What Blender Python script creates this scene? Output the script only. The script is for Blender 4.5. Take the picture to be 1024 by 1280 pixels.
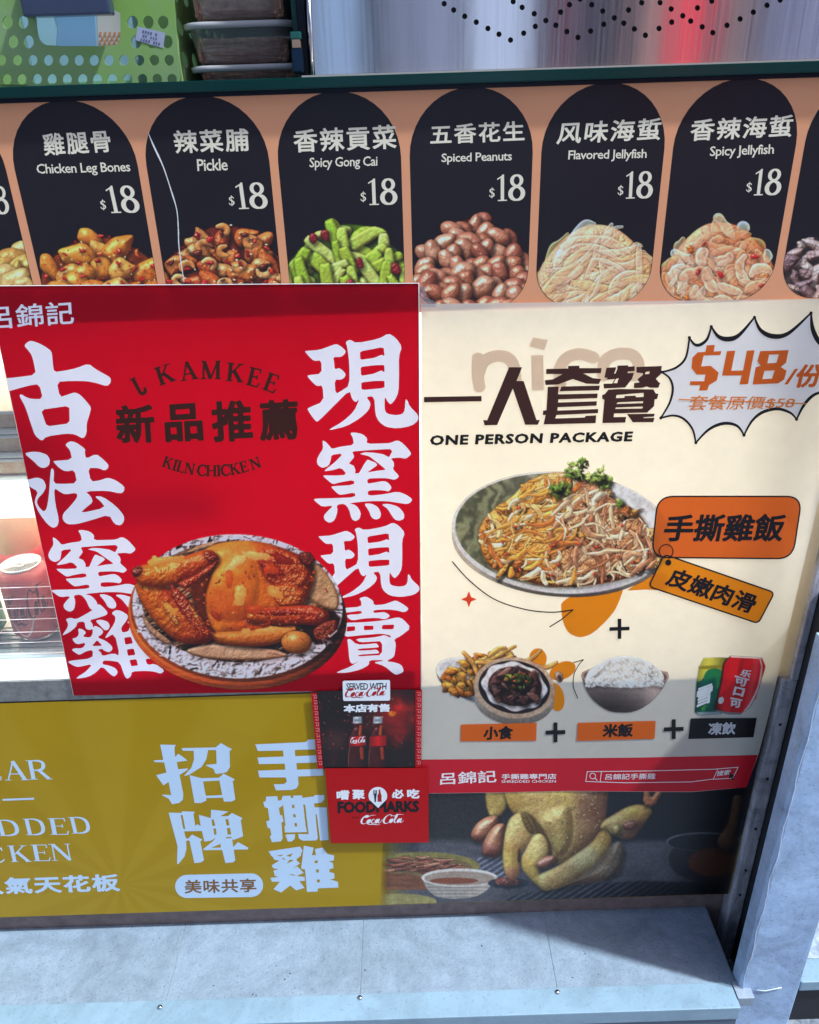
import bpy, bmesh, math, random
import numpy as np
from mathutils import Vector, geometry

for _o in list(bpy.data.objects):
    bpy.data.objects.remove(_o)
SC = bpy.context.scene
COL = SC.collection
R = math.radians
random.seed(7)

# ------------------------------------------------------------------ camera
IW, IH, F = 1024, 1280, 980.0
VX, VY = 575.0 - IW / 2, 2600.0 - IH / 2
PITCH = math.atan(F / math.hypot(VX, VY)); ROLL = math.atan2(VX, VY)
FWD = np.array([0, math.cos(PITCH), -math.sin(PITCH)])
UP0 = np.array([0, math.sin(PITCH), math.cos(PITCH)])
AX = math.cos(ROLL) * np.array([1, 0, 0.]) - math.sin(ROLL) * UP0
AY = -math.sin(ROLL) * np.array([1, 0, 0.]) - math.cos(ROLL) * UP0   # image down
EYE = np.array([0, -0.75, 1.13])
cam = bpy.data.cameras.new('camera'); camo = bpy.data.objects.new('camera', cam); COL.objects.link(camo)
cam.sensor_fit = 'VERTICAL'; cam.sensor_height = 24; cam.lens = F / IH * 24
cam.clip_start = 0.01; cam.clip_end = 500
from mathutils import Matrix
up = -AY; bk = -FWD
camo.matrix_world = Matrix(((AX[0], up[0], bk[0], EYE[0]), (AX[1], up[1], bk[1], EYE[1]), (AX[2], up[2], bk[2], EYE[2]), (0, 0, 0, 1)))
SC.camera = camo

# ------------------------------------------------------------------ world, sun, exposure
SUN_EL = R(58)
SDIR = Vector((-0.331 * 1.0, 0.111, 0)).normalized()      # horizontal travel of the light
sun_from = Vector((-SDIR.x * math.cos(SUN_EL), -SDIR.y * math.cos(SUN_EL), math.sin(SUN_EL)))
w = bpy.data.worlds.new('World'); SC.world = w; w.use_nodes = True
nt = w.node_tree; bg = nt.nodes['Background']
sky = nt.nodes.new('ShaderNodeTexSky'); sky.sky_type = 'NISHITA'; sky.sun_disc = False
sky.sun_elevation = SUN_EL; sky.sun_rotation = math.atan2(sun_from.x, sun_from.y)
sky.air_density = 1.0; sky.dust_density = 1.5; sky.ozone_density = 1.2
nt.links.new(sky.outputs[0], bg.inputs[0]); bg.inputs[1].default_value = 0.13
sl = bpy.data.lights.new('sun', 'SUN'); sl.energy = 3.0; sl.angle = R(2.4); sl.color = (.78, .91, 1.0)
so = bpy.data.objects.new('sun', sl); COL.objects.link(so)
so.rotation_euler = (-sun_from).to_track_quat('-Z', 'Y').to_euler()
SC.view_settings.view_transform = 'Standard'; SC.view_settings.look = 'None'
SC.view_settings.exposure = 0.98; SC.view_settings.gamma = 1.0; SC.view_settings.use_curve_mapping = False
SC.cycles.use_denoising = True
SC.cycles.max_bounces = 10; SC.cycles.transparent_max_bounces = 24
SC.cycles.caustics_reflective = False; SC.cycles.caustics_refractive = False
SC.cycles.sample_clamp_indirect = 6.0

# ------------------------------------------------------------------ mapping a photo pixel onto a surface of the place
def at(px, py, y=0.0):
    d = FWD + AX * ((px - IW / 2) / F) + AY * ((py - IH / 2) / F)
    return EYE + d * ((y - EYE[1]) / d[1])
def atz(px, py, z):
    d = FWD + AX * ((px - IW / 2) / F) + AY * ((py - IH / 2) / F)
    return EYE + d * ((z - EYE[2]) / d[2])
def proj(x, y, z):
    v = np.array([x, y, z]) - EYE; k = v @ FWD
    return (IW / 2 + F * (v @ AX) / k, IH / 2 + F * (v @ AY) / k)

# ------------------------------------------------------------------ materials
def s2l(c):
    c = np.asarray(c, float) / 255.0
    return np.where(c <= 0.04045, c / 12.92, ((c + 0.055) / 1.055) ** 2.4)
EREF = np.array([0.77, 0.82, 0.93])          # daylight on the counter front
def ink(r, g, b, k=1.0):
    return tuple(np.clip(s2l((r, g, b)) / EREF * k, 0.002, 0.9))
MATS = {}
def mat(name, color=(.5, .5, .5), rough=.5, metal=0., trans=0., noise=0., nscale=30., bump=0., bscale=80., spec=.5,
        emit=None, estr=0., nstretch=(1, 1, 1), color2=None, transmission=0., coat=0.):
    if name in MATS: return MATS[name]
    m = bpy.data.materials.new(name); m.use_nodes = True; n = m.node_tree; L = n.links
    p = n.nodes['Principled BSDF']; out = n.nodes['Material Output']
    p.inputs['Base Color'].default_value = (*color, 1); p.inputs['Roughness'].default_value = rough
    p.inputs['Metallic'].default_value = metal; p.inputs['Specular IOR Level'].default_value = spec
    p.inputs['Transmission Weight'].default_value = transmission
    p.inputs['Coat Weight'].default_value = coat
    geo = n.nodes.new('ShaderNodeNewGeometry')
    mp = n.nodes.new('ShaderNodeMapping'); mp.inputs['Scale'].default_value = nstretch
    L.new(geo.outputs['Position'], mp.inputs['Vector'])
    if noise > 0:
        t = n.nodes.new('ShaderNodeTexNoise'); t.inputs['Scale'].default_value = nscale; t.inputs['Detail'].default_value = 7; t.inputs['Roughness'].default_value = .65
        L.new(mp.outputs[0], t.inputs['Vector'])
        mr = n.nodes.new('ShaderNodeMapRange'); mr.inputs[1].default_value = .3; mr.inputs[2].default_value = .7
        L.new(t.outputs['Fac'], mr.inputs[0])
        mx = n.nodes.new('ShaderNodeMix'); mx.data_type = 'RGBA'
        c2 = color2 if color2 else tuple(c * (1 - noise) for c in color)
        mx.inputs[6].default_value = (*c2, 1); mx.inputs[7].default_value = (*[min(1, c * (1 + (noise * .4 if not color2 else 0))) for c in color], 1)
        L.new(mr.outputs[0], mx.inputs[0]); L.new(mx.outputs[2], p.inputs['Base Color'])
        m['mix'] = mx.name
    if bump > 0:
        t2 = n.nodes.new('ShaderNodeTexNoise'); t2.inputs['Scale'].default_value = bscale; t2.inputs['Detail'].default_value = 5
        L.new(mp.outputs[0], t2.inputs['Vector'])
        b = n.nodes.new('ShaderNodeBump'); b.inputs['Strength'].default_value = bump; b.inputs['Distance'].default_value = .002
        L.new(t2.outputs['Fac'], b.inputs['Height']); L.new(b.outputs[0], p.inputs['Normal'])
    if emit:
        p.inputs['Emission Color'].default_value = (*emit, 1); p.inputs['Emission Strength'].default_value = estr
    if trans > 0:
        tr = n.nodes.new('ShaderNodeBsdfTranslucent'); ms = n.nodes.new('ShaderNodeMixShader'); ms.inputs[0].default_value = trans
        if noise > 0: L.new(mx.outputs[2], tr.inputs['Color'])
        else: tr.inputs['Color'].default_value = (*color, 1)
        L.new(p.outputs[0], ms.inputs[1]); L.new(tr.outputs[0], ms.inputs[2]); L.new(ms.outputs[0], out.inputs['Surface'])
    MATS[name] = m
    return m

def picture_mat(name, trans=0., rough=.4):
    m = bpy.data.materials.new(name); m.use_nodes = True; n = m.node_tree; L = n.links
    p = n.nodes['Principled BSDF']; out = n.nodes['Material Output']; p.inputs['Roughness'].default_value = rough
    a = n.nodes.new('ShaderNodeAttribute'); a.attribute_name = 'print'
    L.new(a.outputs['Color'], p.inputs['Base Color'])
    base = p
    if trans > 0:
        tr = n.nodes.new('ShaderNodeBsdfTranslucent'); ms = n.nodes.new('ShaderNodeMixShader'); ms.inputs[0].default_value = trans
        L.new(a.outputs['Color'], tr.inputs['Color']); L.new(p.outputs[0], ms.inputs[1]); L.new(tr.outputs[0], ms.inputs[2]); base = ms
    tp = n.nodes.new('ShaderNodeBsdfTransparent'); m2 = n.nodes.new('ShaderNodeMixShader')
    L.new(a.outputs['Alpha'], m2.inputs[0]); L.new(tp.outputs[0], m2.inputs[1]); L.new(base.outputs[0], m2.inputs[2])
    L.new(m2.outputs[0], out.inputs['Surface'])
    return m

def clear_mat(name, tint=(.9, .95, .93), gloss=.08, rough=.05, cloud=0.):
    m = bpy.data.materials.new(name); m.use_nodes = True; n = m.node_tree; L = n.links
    n.nodes.remove(n.nodes['Principled BSDF']); out = n.nodes['Material Output']
    t = n.nodes.new('ShaderNodeBsdfTransparent'); t.inputs[0].default_value = (*tint, 1)
    g = n.nodes.new('ShaderNodeBsdfGlossy'); g.inputs['Roughness'].default_value = rough
    fr = n.nodes.new('ShaderNodeLayerWeight'); fr.inputs[0].default_value = .3
    mr = n.nodes.new('ShaderNodeMapRange'); mr.inputs[3].default_value = gloss; mr.inputs[4].default_value = .7
    L.new(fr.outputs['Facing'], mr.inputs[0])
    ms = n.nodes.new('ShaderNodeMixShader'); L.new(mr.outputs[0], ms.inputs[0])
    L.new(t.outputs[0], ms.inputs[1]); L.new(g.outputs[0], ms.inputs[2]); L.new(ms.outputs[0], out.inputs['Surface'])
    if cloud:                                             # milky plastic
        df = n.nodes.new('ShaderNodeBsdfDiffuse'); df.inputs[0].default_value = (.75, .74, .72, 1); mc = n.nodes.new('ShaderNodeMixShader'); mc.inputs[0].default_value = cloud
        L.new(ms.outputs[0], mc.inputs[1]); L.new(df.outputs[0], mc.inputs[2]); L.new(mc.outputs[0], out.inputs['Surface'])
    return m

# ------------------------------------------------------------------ objects
def thing(name, label, cat, loc, group=None):
    o = bpy.data.objects.new(name, None); COL.objects.link(o); o.empty_display_size = .05
    o.location = loc; o['label'] = label; o['category'] = cat
    if group: o['group'] = group
    return o
def wloc(o):
    v = Vector((0, 0, 0))
    while o is not None:
        v += o.location; o = o.parent
    return v
def put(name, verts, faces, m, parent=None, smooth=False, mods=None, label=None):
    me = bpy.data.meshes.new(name)
    off = wloc(parent) if parent else Vector((0, 0, 0))
    me.from_pydata([(v[0] - off.x, v[1] - off.y, v[2] - off.z) for v in verts], [], [tuple(int(i) for i in f) for f in faces])
    me.materials.append(m); me.update()
    if smooth: me.polygons.foreach_set('use_smooth', [True] * len(me.polygons))
    o = bpy.data.objects.new(name, me); COL.objects.link(o)
    if parent: o.parent = parent
    if label: o['label'] = label
    return o
def put_bm(name, bm, m, parent=None, smooth=False, label=None):
    off = wloc(parent) if parent else Vector((0, 0, 0))
    bmesh.ops.translate(bm, verts=bm.verts, vec=-off)
    me = bpy.data.meshes.new(name); bm.to_mesh(me); bm.free(); me.materials.append(m)
    if smooth: me.polygons.foreach_set('use_smooth', [True] * len(me.polygons))
    o = bpy.data.objects.new(name, me); COL.objects.link(o)
    if parent: o.parent = parent
    if label: o['label'] = label
    return o
def box_bm(x0, x1, y0, y1, z0, z1, bev=0., bm=None, seg=2):
    b2 = bmesh.new(); bmesh.ops.create_cube(b2, size=1)
    for v in b2.verts:
        v.co = Vector((x0 + (v.co.x + .5) * (x1 - x0), y0 + (v.co.y + .5) * (y1 - y0), z0 + (v.co.z + .5) * (z1 - z0)))
    if bev: bmesh.ops.bevel(b2, geom=list(b2.edges), offset=bev, segments=seg, profile=.7, affect='EDGES')
    if bm is None: return b2
    tmp = bpy.data.meshes.new('t'); b2.to_mesh(tmp); b2.free(); bm.from_mesh(tmp); bpy.data.meshes.remove(tmp); return bm
def box(name, x0, x1, y0, y1, z0, z1, m, parent=None, bev=0., label=None):
    return put_bm(name, box_bm(x0, x1, y0, y1, z0, z1, bev), m, parent, label=label)
def lathe(name, cx, cy, prof, m, parent=None, n=40, label=None):
    vs, fs = [], []
    for (r, z) in prof:
        for i in range(n):
            a = 2 * math.pi * i / n; vs.append((cx + r * math.cos(a), cy + r * math.sin(a), z))
    for j in range(len(prof) - 1):
        for i in range(n):
            fs.append((j * n + i, j * n + (i + 1) % n, (j + 1) * n + (i + 1) % n, (j + 1) * n + i))
    fs.append(list(range((len(prof) - 1) * n, len(prof) * n))); fs.append(list(range(n))[::-1])
    return put(name, vs, fs, m, parent, smooth=True, label=label)
def tube(name, pts, r, m, parent=None, n=8, label=None):
    vs, fs = [], []
    P = [Vector(p) for p in pts]
    for i, p in enumerate(P):
        d = (P[min(i + 1, len(P) - 1)] - P[max(i - 1, 0)]).normalized()
        a = d.orthogonal().normalized() if abs(d.z) > .9 else d.cross(Vector((0, 0, 1))).normalized()
        b = d.cross(a)
        for k in range(n):
            t = 2 * math.pi * k / n; vs.append(p + a * (r * math.cos(t)) + b * (r * math.sin(t)))
    for i in range(len(P) - 1):
        for k in range(n):
            fs.append((i * n + k, i * n + (k + 1) % n, (i + 1) * n + (k + 1) % n, (i + 1) * n + k))
    fs.append(list(range(n))[::-1]); fs.append(list(range((len(P) - 1) * n, len(P) * n)))
    return put(name, vs, fs, m, parent, smooth=True, label=label)

# ------------------------------------------------------------------ sheets of paper and what is printed on them
class Sheet:
    """a hung sheet: base distance from the wall plane plus a gentle curl; S(px,py,lift) -> place"""
    def __init__(s, y, curl=None): s.y = y; s.curl = curl
    def __call__(s, px, py, lift=0.):
        p = at(px, py, s.y)
        if s.curl:
            p = at(px, py, s.y - s.curl(p[0], p[2]) - lift)
            return p
        return at(px, py, s.y - lift)
def chaikin(pts, n=1, cut=.22, closed=True):
    for _ in range(n):
        q = []
        for i in range(len(pts)):
            a, b = pts[i], pts[(i + 1) % len(pts)]
            if not closed and i == len(pts) - 1: break
            q.append((a[0] + (b[0] - a[0]) * cut, a[1] + (b[1] - a[1]) * cut)); q.append((b[0] + (a[0] - b[0]) * cut, b[1] + (a[1] - b[1]) * cut))
        pts = q
    return pts
def tess(outer, holes=()):
    rings = [outer] + list(holes)
    tri = geometry.tessellate_polygon([[Vector((p[0], p[1], 0)) for p in r] for r in rings])
    return [p for r in rings for p in r], [tuple(t) for t in tri]
def union(polys):
    vs, fs = [], []
    for p in polys:
        ar = sum(p[i - 1][0] * p[i][1] - p[i][0] * p[i - 1][1] for i in range(len(p)))
        if abs(ar) < 2e-7: continue
        if ar < 0: p = p[::-1]
        b = len(vs); vs += [Vector((q[0], q[1])) for q in p]; fs.append(list(range(b, b + len(p))))
    r = geometry.delaunay_2d_cdt(vs, [], fs, 1, 1e-5)
    return [(v.x, v.y) for v in r[0]], [f for f, og in zip(r[2], r[5]) if len(og)]
def ribbon(pts, w, cap=True):
    """variable width stroke as a list of overlapping polygons"""
    ws = w if isinstance(w, (list, tuple)) else [w] * len(pts)
    out = []
    for i in range(len(pts) - 1):
        (x0, y0), (x1, y1) = pts[i], pts[i + 1]; L = math.hypot(x1 - x0, y1 - y0) or 1e-6
        nx, ny = -(y1 - y0) / L, (x1 - x0) / L; a, b = ws[i] / 2, ws[i + 1] / 2
        out.append([(x0 + nx * a, y0 + ny * a), (x1 + nx * b, y1 + ny * b), (x1 - nx * b, y1 - ny * b), (x0 - nx * a, y0 - ny * a)])
    rng = range(len(pts)) if cap else range(1, len(pts) - 1)
    for i in rng:
        r = ws[i] / 2
        if r > 0: out.append([(pts[i][0] + r * math.cos(t * math.pi / 5 + .1), pts[i][1] + r * math.sin(t * math.pi / 5 + .1)) for t in range(10)])
    return out
def curve(pts, n=6):
    """Catmull-Rom through points (open)"""
    P = [pts[0]] + list(pts) + [pts[-1]]; out = []
    for i in range(1, len(P) - 2):
        for k in range(n):
            t = k / n; a, b, c, d = P[i - 1], P[i], P[i + 1], P[i + 2]
            out.append(tuple(.5 * (2 * b[j] + (c[j] - a[j]) * t + (2 * a[j] - 5 * b[j] + 4 * c[j] - d[j]) * t * t + (3 * b[j] - a[j] - 3 * c[j] + d[j]) * t ** 3) for j in range(len(pts[0]))))
    out.append(tuple(pts[-1])); return out
def flat(name, vf, S, lift, m, parent, maxlen=None, label=None):
    vs, fs = vf
    if maxlen:
        bm = bmesh.new(); bv = [bm.verts.new((v[0], v[1], 0)) for v in vs]
        for f in fs:
            try: bm.faces.new([bv[i] for i in f])
            except ValueError: pass
        for _ in range(12):
            es = [e for e in bm.edges if e.calc_length() > maxlen]
            if not es: break
            bmesh.ops.subdivide_edges(bm, edges=es, cuts=1)
        bmesh.ops.triangulate(bm, faces=bm.faces)
        bm.verts.index_update(); vs = [(v.co.x, v.co.y) for v in bm.verts]; fs = [[v.index for v in f.verts] for f in bm.faces]; bm.free()
    pts = [S(v[0], v[1], lift) for v in vs]
    o = put(name, pts, fs, m, parent, label=label)
    me = o.data                                            # face the street
    if len(me.polygons) and sum(p.normal.y * p.area for p in me.polygons) > 0: me.flip_normals()
    return o
def poly(name, pts, S, lift, m, parent, holes=(), smooth=0, maxlen=None, label=None):
    if smooth: pts = chaikin(pts, smooth); holes = [chaikin(h, smooth) for h in holes]
    return flat(name, tess(pts, holes), S, lift, m, parent, maxlen, label)
def joinvf(lst):
    vs, fs = [], []
    for v, f in lst:
        b = len(vs); vs += list(v); fs += [[i + b for i in q] for q in f]
    return vs, fs
def bolder(vs, fs, w):
    """thicken lettering by w on every outline edge"""
    P = [(float(v[0]), float(v[1])) for v in vs]; cnt = {}
    key = lambda i: (round(P[i][0], 5), round(P[i][1], 5))
    for f in fs:
        for k in range(len(f)):
            a, b = key(f[k]), key(f[(k + 1) % len(f)])
            if a != b: cnt[tuple(sorted((a, b)))] = cnt.get(tuple(sorted((a, b))), 0) + 1
    polys = [[P[i] for i in f] for f in fs]
    for (a, b), n in cnt.items():
        if n == 1:
            L = math.hypot(b[0] - a[0], b[1] - a[1]); dx, dy = (b[0] - a[0]) / L * w, (b[1] - a[1]) / L * w
            polys.append([(a[0] - dx * .6 + dy, a[1] - dy * .6 - dx), (b[0] + dx * .6 + dy, b[1] + dy * .6 - dx), (b[0] + dx * .6 - dy, b[1] + dy * .6 + dx), (a[0] - dx * .6 - dy, a[1] - dy * .6 + dx)])
    return union(polys)
_TC = {}
def text_vf(body, quad, off=0., space=1., lean=0.):
    """lettering filling the quad (TL,TR,BR,BL) in photo pixels"""
    c = bpy.data.curves.new('t', 'FONT'); c.body = body; c.space_character = space; c.resolution_u = 2 if len(body) > 8 else 3
    o = bpy.data.objects.new('t', c); me = bpy.data.meshes.new_from_object(o)
    vs = np.array([v.co[:2] for v in me.vertices]); fs = [list(p.vertices) for p in me.polygons]
    bpy.data.objects.remove(o); bpy.data.curves.remove(c); bpy.data.meshes.remove(me)
    if off:
        v2, fs = bolder(vs, fs, off); vs = np.array(v2)
    vs = vs + np.c_[vs[:, 1] * lean, vs[:, 0] * 0]
    lo, hi = vs.min(0), vs.max(0); u = (vs - lo) / (hi - lo); u[:, 1] = 1 - u[:, 1]
    TL, TR, BR, BL = [np.array(q, float) for q in quad]
    U, V = u[:, :1], u[:, 1:]
    P = TL * (1 - U) * (1 - V) + TR * U * (1 - V) + BR * U * V + BL * (1 - U) * V
    return [tuple(p) for p in P], fs
def rq(x0, y0, x1, y1, s=-.025, sh=0.):
    """upright box of lettering with the slope s of the row and a lean sh of the columns"""
    return [(x0, y0), (x1, y0 + s * (x1 - x0)), (x1 + sh * (y1 - y0), y1 + s * (x1 - x0)), (x0 + sh * (y1 - y0), y1)]
def text(name, body, quad, S, lift, m, parent, off=0., space=1., lean=0., label=None):
    return flat(name, text_vf(body, quad, off, space, lean), S, lift, m, parent, label=label)

# ------------------------------------------------------------------ the serif capitals and numerals of the prints, as strokes
def _arc(cx, cy, rx, ry, a0, a1, n=14): return [(cx + rx * math.cos(math.radians(a0 + (a1 - a0) * i / n)), cy + ry * math.sin(math.radians(a0 + (a1 - a0) * i / n))) for i in range(n + 1)]
def _st(x, w=.14, y0=0, y1=1, s=.07): # stem with serifs
    return [[(x - w / 2, y0), (x + w / 2, y0), (x + w / 2, y1), (x - w / 2, y1)], [(x - w / 2 - s, y0), (x + w / 2 + s, y0), (x + w / 2 + s, y0 + .035), (x - w / 2 - s, y0 + .035)], [(x - w / 2 - s, y1 - .035), (x + w / 2 + s, y1 - .035), (x + w / 2 + s, y1), (x - w / 2 - s, y1)]]
def _ln(x0, y0, x1, y1, w): return ribbon([(x0, y0), (x1, y1)], w, False)
def _sf(x, y, w=.13): return [[(x - w, y), (x + w, y), (x + w, y + .035), (x - w, y + .035)]]
def _bw(pts, a, b): # bowl stroke: thick in the middle
    n = len(pts); return ribbon(pts, [a + (b - a) * math.sin(math.pi * i / (n - 1)) for i in range(n)])
SER = {
 'L': (.62, _st(.17) + _ln(.2, .02, .58, .02, .045) + _ln(.56, .0, .6, .22, .04)),
 'J': (.5, _st(.17, y0=.12, s=.06)[:1] + _sf(.15, .965, .14) + _bw(curve([(.17, .16), (.2, .03), (.32, -.02), (.44, .05), (.47, .2)]), .1, .15)),
 'A': (.8, _ln(.37, 1.0, .68, .02, .14) + _ln(.38, .98, .1, .02, .05) + _ln(.18, .33, .56, .33, .045) + _sf(.1, 0, .11) + _sf(.68, 0, .14)),
 'K': (.8, _st(.17) + _ln(.24, .45, .62, .98, .05) + _ln(.34, .6, .68, .02, .14) + _sf(.62, .965, .12) + _sf(.68, 0, .12)),
 'M': (1.02, _ln(.16, 0, .18, 1, .06) + _st(.86, s=.05) + _ln(.2, .98, .5, .03, .14) + _ln(.52, .03, .84, .98, .05) + _sf(.16, 0, .11) + _sf(.16, .965, .1)),
 'N': (.84, _ln(.15, 0, .15, 1, .05) + _ln(.72, 0, .72, 1, .05) + _ln(.17, .98, .72, .03, .14) + _sf(.15, 0, .11) + _sf(.12, .965, .12) + _sf(.72, .965, .11)),
 'E': (.66, _st(.17) + _ln(.2, .02, .58, .02, .045) + _ln(.2, .98, .56, .98, .045) + _ln(.2, .52, .46, .52, .04) + _ln(.57, 0, .62, .22, .04) + _ln(.55, 1, .57, .8, .04) + _ln(.46, .42, .46, .62, .035)),
 'R': (.82, _st(.17) + _bw(curve([(.24, .97), (.45, .97), (.58, .88), (.6, .74), (.55, .57), (.42, .49), (.24, .48)], 3), .05, .13) + _ln(.4, .5, .7, .03, .13) + _sf(.72, 0, .1)),
 'D': (.84, _st(.17) + _bw(curve([(.24, .975), (.45, .96), (.64, .82), (.7, .5), (.64, .18), (.45, .04), (.24, .025)], 3), .045, .14)),
 'C': (.76, _bw(_arc(.42, .5, .34, .49, 42, 318, 18), .045, .15) + _ln(.67, .98, .68, .74, .04) + _ln(.67, .1, .7, .26, .035)),
 'H': (.9, _st(.17) + _st(.72) + _ln(.2, .52, .7, .52, .045)),
 'I': (.34, _st(.17)),
 'S': (.56, _bw(curve([(.46, .78), (.42, .94), (.27, .98), (.12, .86), (.14, .66), (.3, .52), (.46, .36), (.44, .12), (.27, .02), (.1, .08), (.06, .26)], 3), .05, .14)),
 'Z': (.6, _ln(.08, .96, .52, .96, .06) + _ln(.5, .96, .1, .04, .12) + _ln(.08, .04, .54, .04, .06)),
 '1': (.5, [[(.2, 0), (.34, 0), (.34, 1), (.27, 1), (.2, .9)], [(.08, 0), (.46, 0), (.46, .045), (.08, .045)], [(.06, .8), (.3, .93), (.3, .99), (.05, .85)]]),
 '8': (.62, _bw(_arc(.31, .76, .17, .2, 90, 270, 10), .07, .13) + _bw(_arc(.31, .76, .17, .2, -90, 90, 10), .07, .13) + _bw(_arc(.31, .27, .22, .245, 90, 270, 12), .07, .16) + _bw(_arc(.31, .27, .22, .245, -90, 90, 12), .07, .16)),
 '$': (.5, _bw(curve([(.42, .74), (.36, .86), (.24, .88), (.12, .78), (.14, .62), (.28, .5), (.4, .36), (.38, .18), (.25, .1), (.12, .14), (.06, .28)], 3), .06, .12) + _ln(.25, -.04, .27, 1.04, .05)),
}
def serif_vf(ch, quad, bold=0.):
    W, P = SER[ch]; vs, fs = union(P)
    if bold: vs, fs = bolder(vs, fs, bold)
    TL, TR, BR, BL = [np.array(q, float) for q in quad]
    out = []
    for (x, y) in vs:
        U, V = x / W, 1 - y; p = TL * (1 - U) * (1 - V) + TR * U * (1 - V) + BR * U * V + BL * (1 - U) * V; out.append(tuple(p))
    return out, fs
def serif_at(ch, cx, cy, h, rot, wide=1., bold=0.):
    W = SER[ch][0] * h * wide; c, s = math.cos(math.radians(rot)), math.sin(math.radians(rot))
    q = [(-W / 2, -h / 2), (W / 2, -h / 2), (W / 2, h / 2), (-W / 2, h / 2)]
    return serif_vf(ch, [(cx + x * c - y * s, cy + x * s + y * c) for x, y in q], bold)

# flowing script of the drinks brand, one unit high, drawn as pen strokes
def _script():
    S = []
    def st(pts, w): S.append((pts, w))
    st([(.62, .78), (.66, .95), (.5, 1.0), (.28, .8), (.12, .45), (.12, .12), (.3, 0), (.5, .1)], [.03, .06, .05, .1, .15, .13, .07, .03])           # C
    st([(.28, .8), (.5, .72), (.7, .85), (.95, 1.0), (1.25, .98)], [.03, .04, .05, .05, .02])
    st([(.78, .52), (.62, .4), (.56, .15), (.68, .05), (.82, .2), (.84, .42), (.76, .52), (.9, .45)], [.05, .08, .09, .06, .06, .07, .05, .03])      # o
    st([(1.14, .45), (1.1, .54), (.98, .4), (.93, .18), (1.03, .05), (1.2, .16)], [.06, .05, .08, .09, .06, .03])                                     # c
    st([(1.5, .48), (1.38, .52), (1.27, .34), (1.26, .1), (1.36, .06), (1.5, .28), (1.55, .5)], [.05, .05, .08, .09, .05, .04, .04])                  # a
    st([(1.56, .52), (1.5, .2), (1.54, .05), (1.68, .16), (1.8, .4), (1.9, .42)], [.09, .09, .07, .04, .05, .04])
    st([(2.5, .78), (2.54, .95), (2.36, 1.02), (2.1, .8), (1.94, .4), (1.98, .08), (2.16, -.02), (2.4, .14)], [.03, .06, .05, .1, .15, .13, .07, .03]) # C
    st([(2.62, .52), (2.46, .4), (2.42, .15), (2.52, .05), (2.67, .2), (2.69, .42), (2.6, .52), (2.76, .46)], [.05, .08, .09, .06, .06, .07, .05, .03])
    st([(2.78, .2), (2.95, .6), (3.04, .95), (2.96, 1.05), (2.86, .7), (2.82, .2), (2.9, .04), (3.02, .14)], [.03, .05, .05, .05, .09, .1, .07, .03])  # l
    st([(3.32, .48), (3.2, .52), (3.09, .34), (3.08, .1), (3.18, .06), (3.32, .28), (3.37, .5)], [.05, .05, .08, .09, .05, .04, .04])
    st([(3.38, .52), (3.32, .2), (3.36, .05), (3.5, .16), (3.58, .3)], [.09, .09, .07, .04, .02])
    st([(.5, .1), (.75, -.08), (1.1, -.06), (1.4, -.14), (1.7, -.1)], [.03, .07, .1, .05, .02])
    st([(2.36, 1.02), (2.75, .85), (3.1, 1.02), (3.5, .98)], [.03, .07, .06, .02])
    out = []
    for pts, w in S:
        c = curve([(p[0], p[1], q) for p, q in zip(pts, w)], 4); out += ribbon([(a, b) for a, b, _ in c], [max(.02, q * 1.05) for _, _, q in c])
    return union(out)
SCRIPT = _script()
def script_vf(quad):
    vs, fs = SCRIPT; TL, TR, BR, BL = [np.array(q, float) for q in quad]; out = []
    for (x, y) in vs:
        U, V = x / 3.6, 1 - (y + .15) / 1.2
        out.append(tuple(TL * (1 - U) * (1 - V) + TR * U * (1 - V) + BR * U * V + BL * (1 - U) * V))
    return out, fs

# ------------------------------------------------------------------ the printed food pictures: computed colour prints on the sheets
def _h(ix, iy, s):
    n = (ix * 374761393 + iy * 668265263 + s * 974634777) & 0xffffffff
    n = ((n ^ (n >> 13)) * 1274126177) & 0xffffffff
    return ((n ^ (n >> 16)) & 0xffff) / 65535.0
def vn(x, y, s=0):
    xi, yi = np.floor(x).astype(np.int64), np.floor(y).astype(np.int64); fx, fy = x - xi, y - yi
    fx, fy = fx * fx * (3 - 2 * fx), fy * fy * (3 - 2 * fy)
    return (_h(xi, yi, s) * (1 - fx) + _h(xi + 1, yi, s) * fx) * (1 - fy) + (_h(xi, yi + 1, s) * (1 - fx) + _h(xi + 1, yi + 1, s) * fx) * fy
def fbm(x, y, s=0, o=4):
    r = 0; a = .5
    for i in range(o): r = r + a * (vn(x * 2 ** i, y * 2 ** i, s + i * 17) - .5); a *= .55
    return r
def sst(a, b, x): t = np.clip((x - a) / (b - a), 0, 1); return t * t * (3 - 2 * t)
LX, LY, LZ = -.38, -.62, .69
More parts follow.
